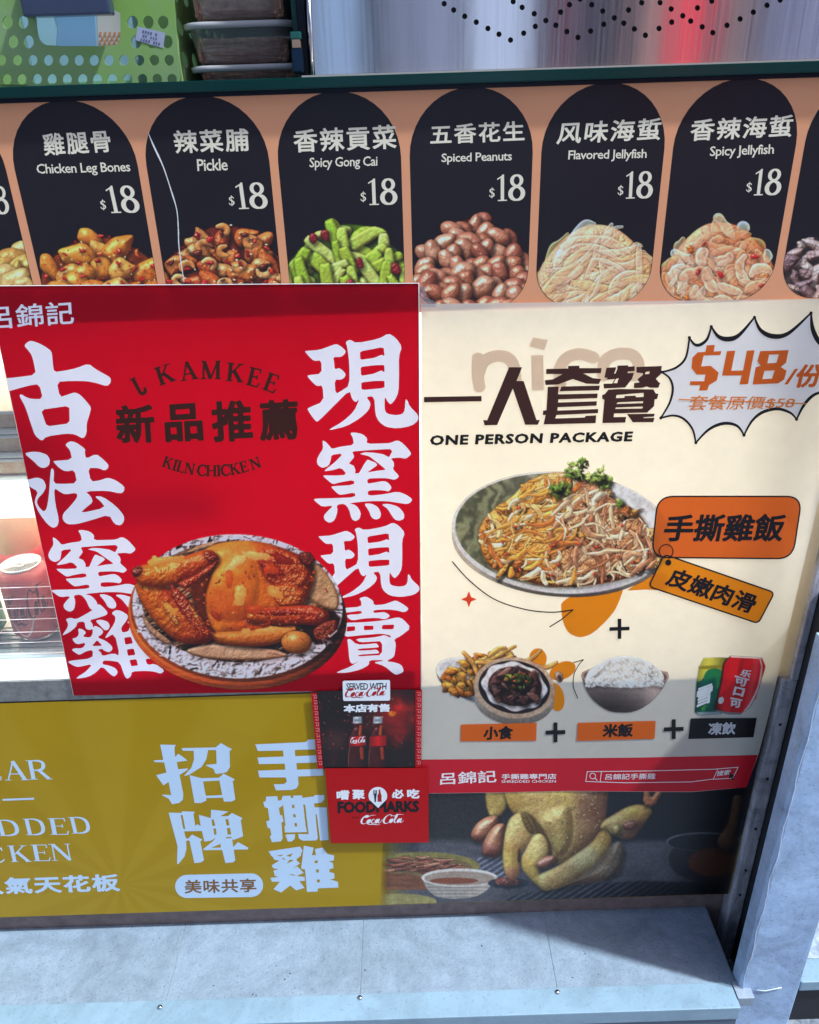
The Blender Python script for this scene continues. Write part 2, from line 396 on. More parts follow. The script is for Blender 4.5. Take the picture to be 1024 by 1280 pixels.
class Pic:
    def __init__(s, x0, y0, x1, y1, res=1.25):
        s.x0, s.y0, s.res = x0, y0, res; s.W, s.H = int((x1 - x0) * res) + 1, int((y1 - y0) * res) + 1
        xs = x0 + np.arange(s.W) / res; ys = y0 + np.arange(s.H) / res; s.X, s.Y = np.meshgrid(xs, ys)
        s.c = np.zeros((s.H, s.W, 3)); s.a = np.zeros((s.H, s.W)); s.k = 0
    def win(s, x0, y0, x1, y1):
        i0 = max(0, int((x0 - s.x0) * s.res)); i1 = min(s.W, int((x1 - s.x0) * s.res) + 2); j0 = max(0, int((y0 - s.y0) * s.res)); j1 = min(s.H, int((y1 - s.y0) * s.res) + 2)
        return (slice(j0, max(j0, j1)), slice(i0, max(i0, i1)))
    def comp(s, w, m, col):
        m = m[..., None]; a = s.a[w][..., None]; na = m + a * (1 - m)
        s.c[w] = np.where(na > 1e-6, (col * m + s.c[w] * a * (1 - m)) / np.maximum(na, 1e-6), 0); s.a[w] = na[..., 0]
    def blob(s, cx, cy, rx, ry, ang=0, col=(200, 150, 90), warp=.25, spec=.3, dark=.4, tex=.12, ao=.5, shade=1.1, seed=None, ts=.35, spots=None, rim=0.):
        s.k += 1; seed = s.k * 7 + 3 if seed is None else seed
        m_ = max(rx, ry) * 1.5 + 3; w = s.win(cx - m_, cy - m_, cx + m_, cy + m_); X, Y = s.X[w] - cx, s.Y[w] - cy
        if X.size == 0: return
        ca, sa = math.cos(math.radians(ang)), math.sin(math.radians(ang)); u, v = (X * ca + Y * sa) / rx, (-X * sa + Y * ca) / ry
        wn = fbm(X * 1.6 / max(rx, ry) + seed, Y * 1.6 / max(rx, ry) + seed * 1.3, seed, 3)
        r = np.sqrt(u * u + v * v) * (1 + warp * 2 * wn); e = 1.1 / min(rx, ry)
        m = sst(1 + e / 2, 1 - e / 2, r)
        if ao > 0:
            u2, v2 = ((X - 1.5) * ca + (Y - 2.2) * sa) / (rx + 2), (-(X - 1.5) * sa + (Y - 2.2) * ca) / (ry + 2)
            sh = sst(1.25, .75, np.sqrt(u2 * u2 + v2 * v2) * (1 + warp * 2 * wn)) * ao; s.c[w] *= (1 - sh)[..., None]
        z = np.sqrt(np.clip(1 - np.clip(r, 0, 1) ** 2, 0, 1)); nu, nv = u * .95, v * .95
        nx, ny = nu * ca - nv * sa, nu * sa + nv * ca
        g = fbm(X * ts + seed, Y * ts, seed + 5, 4); gx = fbm(X * ts + seed + .6, Y * ts, seed + 5, 4) - g; gy = fbm(X * ts + seed, Y * ts + .6, seed + 5, 4) - g
        nx, ny = nx - gx * tex * 12, ny - gy * tex * 12; nz = z + .15; L = np.sqrt(nx * nx + ny * ny + nz * nz); nx, ny, nz = nx / L, ny / L, nz / L
        d = np.clip(nx * LX + ny * LY + nz * LZ, 0, 1); sp = np.clip(nx * -.22 + ny * -.36 + nz * .9, 0, 1) ** 40 * spec
        c = np.array(col, float) / 255.; t = (dark + (1 - dark) * d * shade)[..., None]
        cc = c * t * (1 + tex * 2.2 * g[..., None]); cc = cc ** (1 + (1 - t) * np.array([-.12, .12, .3])) 
        if spots:
            q = fbm(X * spots[1] + seed * 2, Y * spots[1], seed + 31, 3); k = sst(spots[2], spots[2] + .08, q)[..., None]; cc = cc * (1 - k) + np.array(spots[0]) / 255. * (.5 + .5 * t) * k
        if rim: cc = cc * (1 - rim * sst(.7, 1, r)[..., None])
        cc = cc + sp[..., None] * np.array([1, .97, .9]); s.comp(w, m, np.clip(cc, 0, 1))
    def strand(s, pts, wd, col=(200, 170, 120), dark=.5, ao=.45, tex=.15, spec=.15, alpha=1., seed=None, edge=0.):
        s.k += 1; seed = s.k * 5 if seed is None else seed
        ws = wd if isinstance(wd, (list, tuple)) else [wd] * len(pts); P = curve([(p[0], p[1], q) for p, q in zip(pts, ws)], 5); P = [q for q in P]
        mw = max(ws) + 3; w = s.win(min(p[0] for p in P) - mw, min(p[1] for p in P) - mw, max(p[0] for p in P) + mw, max(p[1] for p in P) + mw); X, Y = s.X[w], s.Y[w]
        if X.size == 0: return
        best = np.full(X.shape, 9.); nn = np.zeros(X.shape + (2,)); al = np.zeros(X.shape); acc = 0.
        for (x0, y0, w0), (x1, y1, w1) in zip(P[:-1], P[1:]):
            dx, dy = x1 - x0, y1 - y0; L2 = dx * dx + dy * dy + 1e-9; t = np.clip(((X - x0) * dx + (Y - y0) * dy) / L2, 0, 1)
            ex, ey = X - x0 - dx * t, Y - y0 - dy * t; hw = (w0 + (w1 - w0) * t) / 2 + .01; d = np.sqrt(ex * ex + ey * ey) / hw
            k = d < best; best = np.where(k, d, best); nn[..., 0] = np.where(k, ex / hw, nn[..., 0]); nn[..., 1] = np.where(k, ey / hw, nn[..., 1]); al = np.where(k, acc + t * math.sqrt(L2), al); acc += math.sqrt(L2)
        e = 1.2 / max(ws); m = sst(1 + e, 1 - e, best) * alpha
        if ao: s.c[w] *= (1 - ao * sst(1.9, .9, best) * (1 - m))[..., None]
        g = fbm(al * .12 + seed, nn[..., 0] * 1.6 + nn[..., 1] * 1.6 + seed, seed, 3)
        nz = np.sqrt(np.clip(1 - np.clip(best, 0, 1) ** 2, 0, 1)) + .2; L = np.sqrt(nn[..., 0] ** 2 + nn[..., 1] ** 2 + nz ** 2)
        d = np.clip((nn[..., 0] * LX + nn[..., 1] * LY + nz * LZ) / L, 0, 1); c = np.array(col, float) / 255.
        t = (dark + (1 - dark) * d * 1.15)[..., None]; cc = c * t * (1 + tex * 2.5 * g[..., None]) + spec * (d ** 14)[..., None]
        if edge: cc = cc * (1 + edge * (sst(.45, .85, best) - .45)[..., None]); m = m * (.55 + .45 * sst(.3, .9, best))
        s.comp(w, m, np.clip(cc, 0, 1))
    def fill(s, pts, fn, soft=.8, alpha=1.):
        """polygon filled by fn(X,Y)->rgb 0..1 or a flat 0-255 colour"""
        w = s.win(min(p[0] for p in pts) - 2, min(p[1] for p in pts) - 2, max(p[0] for p in pts) + 2, max(p[1] for p in pts) + 2); X, Y = s.X[w], s.Y[w]
        if X.size == 0: return
        ins = np.zeros(X.shape, bool); dist = np.full(X.shape, 1e9)
        for i in range(len(pts)):
            (x0, y0), (x1, y1) = pts[i], pts[(i + 1) % len(pts)]
            c = ((y0 > Y) != (y1 > Y)); xx = (x1 - x0) * (Y - y0) / ((y1 - y0) if abs(y1 - y0) > 1e-9 else 1e-9) + x0; ins ^= c & (X < xx)
            dx, dy = x1 - x0, y1 - y0; t = np.clip(((X - x0) * dx + (Y - y0) * dy) / (dx * dx + dy * dy + 1e-9), 0, 1); dist = np.minimum(dist, (X - x0 - dx * t) ** 2 + (Y - y0 - dy * t) ** 2)
        sd = np.where(ins, np.sqrt(dist), -np.sqrt(dist)); m = sst(-soft, soft, sd) * alpha
        col = fn(X, Y) if callable(fn) else np.broadcast_to(np.array(fn, float) / 255., X.shape + (3,))
        s.comp(w, m, np.clip(col, 0, 1))
    def ell(s, cx, cy, rx, ry, ang, fn, soft=.8, alpha=1.):
        n = 64; c, q = math.cos(math.radians(ang)), math.sin(math.radians(ang))
        s.fill([(cx + rx * math.cos(t) * c - ry * math.sin(t) * q, cy + rx * math.cos(t) * q + ry * math.sin(t) * c) for t in np.linspace(0, 2 * math.pi, n, False)], fn, soft, alpha)
    def _sd(s, pts, X, Y):
        ins = np.zeros(X.shape, bool); dist = np.full(X.shape, 1e9)
        for i in range(len(pts)):
            (x0, y0), (x1, y1) = pts[i], pts[(i + 1) % len(pts)]
            c = ((y0 > Y) != (y1 > Y)); xx = (x1 - x0) * (Y - y0) / ((y1 - y0) if abs(y1 - y0) > 1e-9 else 1e-9) + x0; ins ^= c & (X < xx)
            dx, dy = x1 - x0, y1 - y0; t = np.clip(((X - x0) * dx + (Y - y0) * dy) / (dx * dx + dy * dy + 1e-9), 0, 1); dist = np.minimum(dist, (X - x0 - dx * t) ** 2 + (Y - y0 - dy * t) ** 2)
        return np.where(ins, np.sqrt(dist), -np.sqrt(dist))
    def puff(s, pts, r, col, bump=.6, bs=.3, spec=.25, dark=.38, ao=.45, sm=2, var=.1, soft=.8, gain=1.12, seed=None, sp=26, ridge=0., alpha=1., flat=0.):
        """an irregular plump form: outline pts, rounding radius r, colour (rgb or fn(X,Y)), relief bump"""
        s.k += 1; seed = s.k * 11 + 5 if seed is None else seed
        if sm: pts = chaikin(list(pts), sm)
        m_ = 7; w = s.win(min(p[0] for p in pts) - m_, min(p[1] for p in pts) - m_, max(p[0] for p in pts) + m_, max(p[1] for p in pts) + m_); X, Y = s.X[w], s.Y[w]
        if X.size < 16 or min(X.shape) < 3: return
        sd = s._sd(pts, X, Y); m = sst(-soft, soft, sd) * alpha
        if ao:
            d2 = s._sd([(a + 1.6, b + 2.2) for a, b in pts], X, Y); s.c[w] *= (1 - ao * sst(-5, 1, d2))[..., None]
        d = np.clip(sd / r, 0, 1); f = fbm(X * bs + seed, Y * bs + seed * .7, seed, 5)
        h = r * (1 - flat) * np.sqrt(np.clip(1 - (1 - d) ** 2, 0, 1)) + bump * 3.6 * f
        if ridge: q = fbm(X * bs * .6 + 3 * f + seed, Y * bs * .6 - 3 * f, seed + 3, 3); h = h - ridge * 6 * np.abs(q)
        gy, gx = np.gradient(h, 1 / s.res); nz = 1.; L = np.sqrt(gx * gx + gy * gy + nz)
        dd = np.clip((-gx * LX - gy * LY + LZ) / L, 0, 1); spc = np.clip((-gx * -.25 - gy * -.4 + .88) / L, 0, 1) ** sp * spec
        c = col(X, Y) if callable(col) else np.array(col, float) / 255.
        lo = fbm(X * .07 + seed, Y * .07, seed + 9, 3)[..., None]; c = c * (1 + var * 2.5 * lo * np.array([.6, 1.1, 1.3]))
        t = (dark + (1 - dark) * dd * gain)[..., None]; cc = np.clip(c * t, 0, 1) ** (1 + (1 - np.clip(t, 0, 1)) * np.array([-.14, .2, .4])) + spc[..., None] * np.array([1, .95, .86])
        s.comp(w, m, np.clip(cc, 0, 1))
    def dots(s, n, box, r, cols, rnd, inside=None, warp=.3, **k):
        for _ in range(n):
            x, y = rnd.uniform(box[0], box[2]), rnd.uniform(box[1], box[3])
            if inside and not inside(x, y): continue
            q = rnd.uniform(*r); s.blob(x, y, q, q * rnd.uniform(.5, 1), rnd.uniform(0, 180), rnd.choice(cols), warp=warp, **k)
    def clip(s, pts):
        q = Pic(s.x0, s.y0, s.x0 + 1, s.y0 + 1); q.X, q.Y, q.W, q.H = s.X, s.Y, s.W, s.H; q.res = s.res; q.c = np.zeros_like(s.c); q.a = np.zeros_like(s.a); q.fill(pts, (0, 0, 0), .6); s.a *= q.a
    def grade(s, k=1., sat=1., noise=.02, det=.16):
        f = fbm(s.X * .33, s.Y * .33, 71, 4) + .6 * fbm(s.X * 1.1, s.Y * 1.1, 72, 2); lo = fbm(s.X * .045, s.Y * .045, 73, 3)
        s.c = s.c * (1 + det * 2.2 * f[..., None] + .5 * det * lo[..., None] * np.array([1.2, 2.4, 2.6])); g = np.clip(fbm(s.X * .5, s.Y * .5, 75, 3) - .2, 0, 1) * det * 2.5; s.c = s.c + g[..., None] * s.c.mean(-1, keepdims=True)
        l = s.c.mean(-1, keepdims=True); s.c = np.clip((l + (s.c - l) * sat) * k, 0, 1)
        rr = np.random.RandomState(3).normal(0, noise, s.a.shape)[..., None]; s.c = np.clip(s.c + rr, 0, 1)
    def make(s, name, S, lift, m, parent, k=1., eref=None):
        H, W = s.a.shape; er = EREF if eref is None else eref
        # positions: intersect the pixel rays with the sheet
        ii = [(0, 0), (W - 1, 0), (0, H - 1), (W - 1, H - 1)]
        d = FWD[None, None] + AX * ((s.X[..., None] - IW / 2) / F) + AY * ((s.Y[..., None] - IH / 2) / F)
        y = np.full(s.X.shape, S.y if S.curl else S.y - lift)
        if S.curl: P = EYE + d * ((y - EYE[1]) / d[..., 1])[..., None]; y = S.y - lift - S.curl(P[..., 0], P[..., 2])
        P = EYE + d * ((y - EYE[1]) / d[..., 1])[..., None]
        idx = np.arange(H * W).reshape(H, W); on = s.a > .01
        cell = on[:-1, :-1] | on[1:, :-1] | on[:-1, 1:] | on[1:, 1:]
        f = np.stack([idx[:-1, :-1][cell], idx[:-1, 1:][cell], idx[1:, 1:][cell], idx[1:, :-1][cell]], 1)
        used = np.unique(f); re = np.full(H * W, -1); re[used] = np.arange(len(used)); f = re[f]
        V = P.reshape(-1, 3)[used]; off = np.array(wloc(parent)); V = V - off
        me = bpy.data.meshes.new(name); me.vertices.add(len(V)); me.vertices.foreach_set('co', V.astype(np.float32).ravel())
        me.loops.add(f.size); me.loops.foreach_set('vertex_index', f[:, ::-1].astype(np.int32).ravel() if False else f.astype(np.int32).ravel())
        me.polygons.add(len(f)); me.polygons.foreach_set('loop_start', np.arange(0, f.size, 4, dtype=np.int32)); me.update(calc_edges=True)
        if sum(p.normal.y for p in me.polygons[:5]) > 0: me.flip_normals()
        at_ = me.color_attributes.new('print', 'FLOAT_COLOR', 'POINT')
        c = np.clip(s2l(s.c.reshape(-1, 3)[used] * 255) / er * k, 0, .92); col = np.c_[c, s.a.reshape(-1)[used]]
        at_.data.foreach_set('color', col.astype(np.float32).ravel()); me.materials.append(m)
        o = bpy.data.objects.new(name, me); COL.objects.link(o); o.parent = parent; return o

def rpoly(rnd, cx, cy, rx, ry, ang, n=8, irr=.3):
    c, q = math.cos(math.radians(ang)), math.sin(math.radians(ang)); o = []
    for i in range(n):
        t = 2 * math.pi * (i + rnd.uniform(-.3, .3)) / n; k = 1 + rnd.uniform(-irr, irr); x, y = rx * k * math.cos(t), ry * k * math.sin(t); o.append((cx + x * c - y * q, cy + x * q + y * c))
    return o
def mix3(stops):
    """colour varying across the picture: [(x,y,radius,(r,g,b))...] soft weighted"""
    def f(X, Y):
        a = np.zeros(X.shape + (3,)); wt = np.zeros(X.shape)
        for (x, y, r, c) in stops: k = np.exp(-((X - x) ** 2 + (Y - y) ** 2) / (r * r)) + 1e-4; a += k[..., None] * np.array(c, float) / 255.; wt += k
        return a / wt[..., None]
    return f
def herb(p, x, y, n, r, rnd, cols=((90, 140, 50), (130, 170, 70), (60, 105, 35), (160, 190, 90))):
    for _ in range(n):
        a = rnd.uniform(0, 360); q = rnd.uniform(0, r); p.blob(x + q * math.cos(a), y + q * .7 * math.sin(a), rnd.uniform(r * .14, r * .3), rnd.uniform(r * .08, r * .18), rnd.uniform(0, 180), rnd.choice(cols), warp=.5, spec=.1, ao=.35, tex=.2)

def pic_roast():
    rnd = random.Random(4); p = Pic(155, 660, 440, 872, 1.4); Z = lambda L: [(150 + x * .371, 640 + y * .371) for x, y in L]
    wood = lambda X, Y: np.array([.60, .25, .1]) * (.75 + .5 * fbm(X * .04, Y * .5, 3)[..., None] + .5 * sst(300, 180, X)[..., None] - .5 * sst(330, 430, X)[..., None])
    p.ell(297, 772, 137, 90, 3, wood); p.ell(297, 766, 136, 91, 3, lambda X, Y: wood(X, Y) * 1.35); p.ell(297, 763, 134.5, 89.5, 3, lambda X, Y: wood(X, Y) * .75)
    def foil(X, Y):
        a = np.arctan2(Y - 757, X - 297); r = np.hypot((X - 297), (Y - 757) * 1.4); wx = 3 * fbm(X * .05, Y * .05, 2, 2)
        h = 26 * np.abs(fbm(a * 4 + wx, r * .02 + wx, 9, 2)) + 17 * np.abs(fbm(X * .09 + wx, Y * .09, 12, 2)) + 3 * np.abs(fbm(X * .35, Y * .35, 15, 2)); gy, gx = np.gradient(h)
        v = .84 - .5 * gx - .6 * gy; v = np.where(v > .9, v + .2, v); v = np.clip(v, .2, 1.05) - .16 * sst(735, 690, Y) * sst(300, 250, X)
        warm = sst(.55, .3, v)[..., None]; return np.clip(v, 0, 1)[..., None] * (np.array([.98, .93, .95]) * (1 - warm) + np.array([1.0, .78, .66]) * warm)
    p.ell(297, 758, 131.5, 90, 2, foil); 
    def paper(X, Y):
        h = 12 * np.abs(fbm(X * .035 + Y * .05, Y * .04, 21, 4)); gy, gx = np.gradient(h); v = np.clip(.5 - 1.0 * gy - .8 * gx + .2 * sst(360, 420, X) * sst(790, 700, Y) - .3 * sst(770, 800, Y), .06, .9); return v[..., None] * np.array([.9, .68, .5])
    p.ell(297, 752, 120, 76, 2, paper)
    p.puff(Z([(625, 150), (680, 185), (720, 240), (740, 290), (735, 330), (700, 330), (640, 300), (620, 240)]), 5, (208, 168, 124), bump=.5, bs=.12, ridge=.5, ao=.2, spec=.05)
    p.puff(Z([(215, 465), (300, 445), (400, 452), (520, 462), (580, 485), (500, 498), (380, 500), (260, 490)]), 4, (214, 172, 138), bump=.4, bs=.14, ridge=.5, ao=.3, spec=.05)
    p.puff(Z([(70, 330), (110, 390), (180, 440), (160, 450), (90, 400)]), 3, (190, 150, 120), ridge=.4, spec=0)
    p.fill(Z([(600, 380), (720, 330), (745, 360), (720, 430), (660, 450)]), (34, 16, 14), 2)
    O1, O2, O3, RD, DK = (222, 112, 34), (238, 146, 56), (200, 82, 26), (162, 44, 18), (110, 34, 14)
    body = mix3([(290, 690, 24, O2), (310, 725, 30, (228, 122, 38)), (270, 740, 18, O2), (350, 700, 22, RD), (375, 715, 18, (176, 60, 22)), (385, 740, 14, O1), (340, 750, 16, O1), (330, 690, 14, (214, 108, 34)), (330, 775, 18, O3)])
    p.puff(Z([(250, 165), (300, 112), (400, 94), (500, 104), (590, 138), (650, 165), (655, 235), (630, 300), (600, 330), (600, 385), (590, 410), (500, 456), (400, 450), (310, 432), (280, 350), (262, 270), (262, 220)]), 26, body, bump=.42, bs=.16, spec=.3, dark=.34, var=.16, ao=.55)
    p.puff(Z([(290, 405), (400, 402), (520, 392), (600, 378), (590, 415), (520, 448), (420, 455), (320, 442)]), 9, (208, 118, 46), bump=.35, bs=.25, spec=.2, ao=.3)
    p.puff(Z([(300, 210), (340, 150), (400, 112), (448, 150), (470, 220), (470, 310), (420, 370), (340, 375), (290, 330), (280, 270)]), 24, mix3([(290, 700, 16, O2), (310, 730, 20, (230, 126, 40)), (290, 760, 14, (206, 92, 30))]), bump=.4, bs=.13, spec=.18, dark=.62, ao=0, var=.2, soft=7, alpha=.85)
    for pts, c in [([(455, 130), (520, 115), (600, 150), (640, 190), (630, 250), (560, 270), (500, 240), (470, 190)], (190, 70, 24)), ([(500, 250), (570, 240), (630, 270), (600, 320), (530, 320)], (206, 92, 32)), ([(470, 160), (520, 170), (560, 210), (520, 230), (480, 200)], (150, 36, 16))]:
        p.puff(Z(pts), 7, c, bump=1.1, bs=.3, ridge=.6, spec=.45, ao=.1, soft=3, dark=.4, sp=18)
    p.puff(Z([(425, 345), (450, 325), (540, 318), (640, 312), (700, 330), (712, 355), (690, 385), (600, 378), (500, 378), (430, 368)]), 10, mix3([(340, 766, 24, (196, 78, 26)), (375, 760, 16, (176, 50, 20)), (408, 770, 10, (120, 36, 16)), (320, 770, 10, O1)]), bump=.8, bs=.22, spec=.5, ao=.6, sp=16)
    p.puff(Z([(440, 335), (520, 325), (600, 330), (640, 345), (560, 350), (470, 348)]), 4, (150, 30, 14), bump=.9, bs=.3, ridge=.5, spec=.8, ao=0, soft=2)
    p.puff(Z([(600, 140), (640, 130), (660, 160), (640, 190), (610, 175)]), 5, (96, 28, 16), bump=1, ridge=.5, spec=.4); p.puff(Z([(650, 395), (690, 370), (735, 360), (728, 410), (690, 440), (655, 430)]), 6, (130, 48, 26), bump=1.2, bs=.4, ridge=.8, spec=.4)
    p.puff(Z([(232, 235), (290, 190), (335, 160), (300, 240), (285, 300), (300, 370), (330, 415), (285, 380), (245, 310)]), 5, (104, 42, 14), bump=.4, spec=.05, ao=0, soft=3, dark=.3)
    p.puff(Z([(45, 235), (110, 235), (175, 262), (225, 305), (272, 355), (318, 415), (305, 440), (235, 448), (180, 432), (118, 372), (70, 305)]), 15, mix3([(175, 740, 14, O1), (205, 770, 16, (216, 112, 36)), (235, 790, 14, (196, 84, 28)), (220, 745, 14, (176, 60, 22)), (250, 795, 10, (150, 44, 18))]), bump=.9, bs=.2, spec=.35, ao=.4)
    p.puff(Z([(38, 205), (60, 180), (140, 172), (220, 148), (300, 122), (338, 150), (325, 180), (255, 228), (185, 246), (120, 256), (70, 250)]), 14, mix3([(180, 715, 12, O1), (215, 705, 16, (226, 120, 40)), (245, 690, 14, (206, 88, 30)), (265, 690, 10, (168, 52, 20)), (235, 720, 12, (164, 50, 20))]), bump=.9, bs=.2, spec=.4, ao=.5)
    for pts, c, r in [([(165, 235), (220, 280), (270, 350), (312, 415), (290, 425), (230, 370), (180, 300)], (160, 44, 18), 5), ([(190, 240), (250, 215), (310, 175), (330, 160), (320, 190), (260, 235), (215, 262)], (176, 50, 20), 5), ([(225, 300), (262, 340), (285, 390), (255, 370)], (214, 110, 40), 4), ([(130, 290), (180, 330), (210, 390), (170, 370)], (222, 126, 46), 5), ([(280, 128), (330, 145), (322, 170), (285, 160)], (130, 36, 16), 4), ([(35, 195), (70, 178), (80, 200), (50, 225)], (96, 30, 16), 4)]:
        p.puff(Z(pts), r, c, bump=1.1, bs=.35, ridge=.5, spec=.6, ao=.15, soft=2.2, sp=16)
    for _ in range(170):
        x, y = rnd.choice([(rnd.gauss(225, 24), rnd.gauss(738, 24)), (rnd.gauss(362, 24), rnd.gauss(716, 20)), (rnd.gauss(360, 26), rnd.gauss(768, 5)), (rnd.gauss(250, 12), rnd.gauss(786, 8)), (rnd.gauss(320, 40), rnd.gauss(730, 30))])
        if ((x - 297) / 120) ** 2 + ((y - 748) / 64) ** 2 < .9: p.blob(x, y, rnd.uniform(.8, 3.2), rnd.uniform(.6, 1.5), rnd.uniform(0, 180), rnd.choice([(150, 40, 14), (120, 30, 12), (184, 70, 22), (190, 80, 26)]), warp=.6, ao=0, spec=.5, dark=.7)
    for _ in range(46):
        a = rnd.uniform(.2, 3.0); x, y = 297 + 126 * math.cos(a), 758 + 85 * math.sin(a); p.strand([(x, y), (x + rnd.uniform(-7, 7), y + rnd.uniform(-4, 3)), (x + rnd.uniform(-12, 12), y + rnd.uniform(-6, 3))], rnd.uniform(.7, 1.8), rnd.choice([(255, 250, 252), (236, 226, 230), (120, 96, 96)]), dark=.85, ao=.12, alpha=.8)
    for x, y, a_, b2, an, c_ in [(292, 706, 20, 5, -38, (250, 190, 110)), (322, 694, 16, 4, 8, (250, 178, 96)), (300, 742, 8, 14, 12, (246, 170, 84)), (345, 742, 12, 5, 30, (242, 150, 70)), (205, 700, 18, 4, -10, (246, 166, 80)), (214, 762, 12, 4, 42, (244, 150, 66)), (338, 788, 24, 4, -4, (240, 156, 78)), (338, 712, 10, 6, 20, (188, 66, 22)), (318, 762, 12, 5, 0, (186, 70, 24)), (286, 724, 5, 10, 0, (206, 88, 28)), (270, 770, 8, 4, 40, (150, 48, 18)), (356, 700, 14, 5, 20, (130, 30, 14))]: p.blob(x, y, a_, b2, an, c_, warp=.8, ao=0, tex=.1, spec=.2, dark=.85)
    p.blob(371, 803, 19, 14.5, 4, (214, 134, 62), warp=.05, spec=.5, tex=.03, dark=.35, spots=((170, 84, 36), .25, .14))
    p.grade(1.12, 1.08, .02, det=.08); return p

def pic_shredded():
    rnd = random.Random(9); p = Pic(556, 568, 846, 758)
    p.ell(701, 675, 136, 71, 4, lambda X, Y: (.42 + .12 * fbm(X * .03, Y * .6, 4) - .16 * sst(715, 750, Y) + .18 * sst(640, 590, X))[..., None] * np.array([.98, .92, .86]))
    p.ell(702, 666, 137, 76, 4, lambda X, Y: (.74 + .05 * fbm(X * .3, Y * .3, 4))[..., None] * np.array([.93, .93, .96]))
    def inner(X, Y):
        k = sst(600, 780, X); g = fbm(X * .035 + fbm(X * .02, Y * .02, 7) * 5, Y * .012, 14, 2); st = np.sin((X * .22 + fbm(X * .03, Y * .03, 5) * 22)) * .5 + .5
        base = (np.array([.52, .52, .40])[None, None] * (1 - k)[..., None] + np.array([.84, .83, .86]) * k[..., None]) * (.86 + .25 * g[..., None])
        return base * (1 - .4 * (st * (1 - .75 * k))[..., None])
    p.ell(702, 664, 133, 72, 4, inner)
    out = chaikin([(596, 664), (612, 640), (640, 622), (660, 600), (690, 590), (735, 592), (765, 622), (800, 640), (826, 690), (822, 705), (790, 722), (740, 732), (690, 735), (640, 722), (606, 705)], 2)
    p.fill(out, lambda X, Y: (np.array([.66, .42, .22]) * (.8 + .8 * fbm(X * .08, Y * .08, 3)[..., None])), 2)
    def ins(x, y, s=1.): 
        c = False
        for i in range(len(out)):
            (x0, y0), (x1, y1) = out[i], out[(i + 1) % len(out)]
            if (y0 > y) != (y1 > y) and x < (x1 - x0) * (y - y0) / (y1 - y0) + x0: c = not c
        return c
    p.puff(out, 14, mix3([(640, 690, 40, (214, 150, 72)), (660, 640, 30, (232, 184, 110)), (740, 660, 40, (196, 150, 112)), (780, 700, 30, (180, 124, 80))]), bump=1.6, bs=.11, ridge=1.2, spec=.1, ao=.2, dark=.3)
    for _ in range(60):
        x, y = rnd.uniform(598, 822), rnd.uniform(596, 732)
        if ins(x, y): p.blob(x, y, rnd.uniform(5, 11), rnd.uniform(3, 7), rnd.uniform(0, 180), rnd.choice([(226, 166, 84), (208, 140, 66), (222, 178, 118), (190, 112, 52)]), warp=.5, tex=.25, ao=.6)
    for k in range(330):
        x, y = rnd.uniform(600, 822), rnd.uniform(594, 733)
        if not ins(x, y): continue
        right = x > 700 + rnd.uniform(-25, 25); L = rnd.choice([rnd.uniform(18, 34), rnd.uniform(34, 70)]); a = rnd.gauss(105 if right else 150, 36) * math.pi / 180; bd = rnd.uniform(-1.3, 1.3); q = []; u, v = x - L / 2 * math.cos(a), y - L * .4 * math.sin(a)
        for j in range(6): q.append((u, v)); th = a + bd * (j / 5 - .5) * 1.7 + rnd.uniform(-.25, .25); u += L / 5 * math.cos(th); v += L * .8 / 5 * math.sin(th)
        q = [c_ for c_ in q if ins(*c_)]
        if len(q) < 3: continue
        c = rnd.choice([(212, 178, 146), (198, 150, 116), (230, 202, 168), (176, 122, 92), (240, 216, 184), (160, 100, 66)] if right else [(236, 196, 132), (228, 160, 76), (242, 216, 172), (210, 140, 60), (222, 150, 66), (250, 226, 186), (196, 116, 54)])
        wd_ = rnd.choice([rnd.uniform(2, 4), rnd.uniform(4, 9)]); n_ = len(q); p.strand(q, [.95 * wd_ * (.4 + .55 * math.sin(math.pi * (j + .6) / (n_ + .2))) * rnd.uniform(.8, 1.2) for j in range(n_)], c, tex=.34, ao=.24, dark=.6, spec=.08)
        if wd_ > 4.5: p.strand([(a_ + .8, b_ + .6) for a_, b_ in q], .8, tuple(int(z * .62) for z in c), ao=0, spec=0, dark=.8, alpha=.6)
    for _ in range(18):
        x, y = rnd.uniform(610, 815), rnd.uniform(620, 725)
        if ins(x, y): p.blob(x, y, rnd.uniform(2, 3.5), 1.4, rnd.uniform(0, 180), (206, 56, 30), ao=.3, spec=.4)
    for (x, y, n, r) in [(720, 590, 34, 16), (750, 598, 38, 17), (700, 612, 28, 14), (729, 577, 12, 8), (775, 628, 4, 7)]:
        for _ in range(n):
            a = rnd.uniform(0, 360); q = rnd.uniform(0, r); u, v = x + q * math.cos(a), y + q * .75 * math.sin(a)
            p.puff(rpoly(rnd, u, v, rnd.uniform(2.2, 4.6), rnd.uniform(1.6, 3), rnd.uniform(0, 180), 11, .6), 1.4, rnd.choice([(120, 156, 66), (160, 188, 96), (92, 128, 50), (186, 206, 124)]), bump=.3, spec=.1, ao=.3, sm=1, dark=.5)
    for a, b in [((716, 584), (706, 596)), ((722, 582), (728, 600)), ((744, 590), (738, 604))]: p.strand([a, b], 1.2, (120, 160, 60))
    p.grade(1.25, 1.0, det=.1); return p

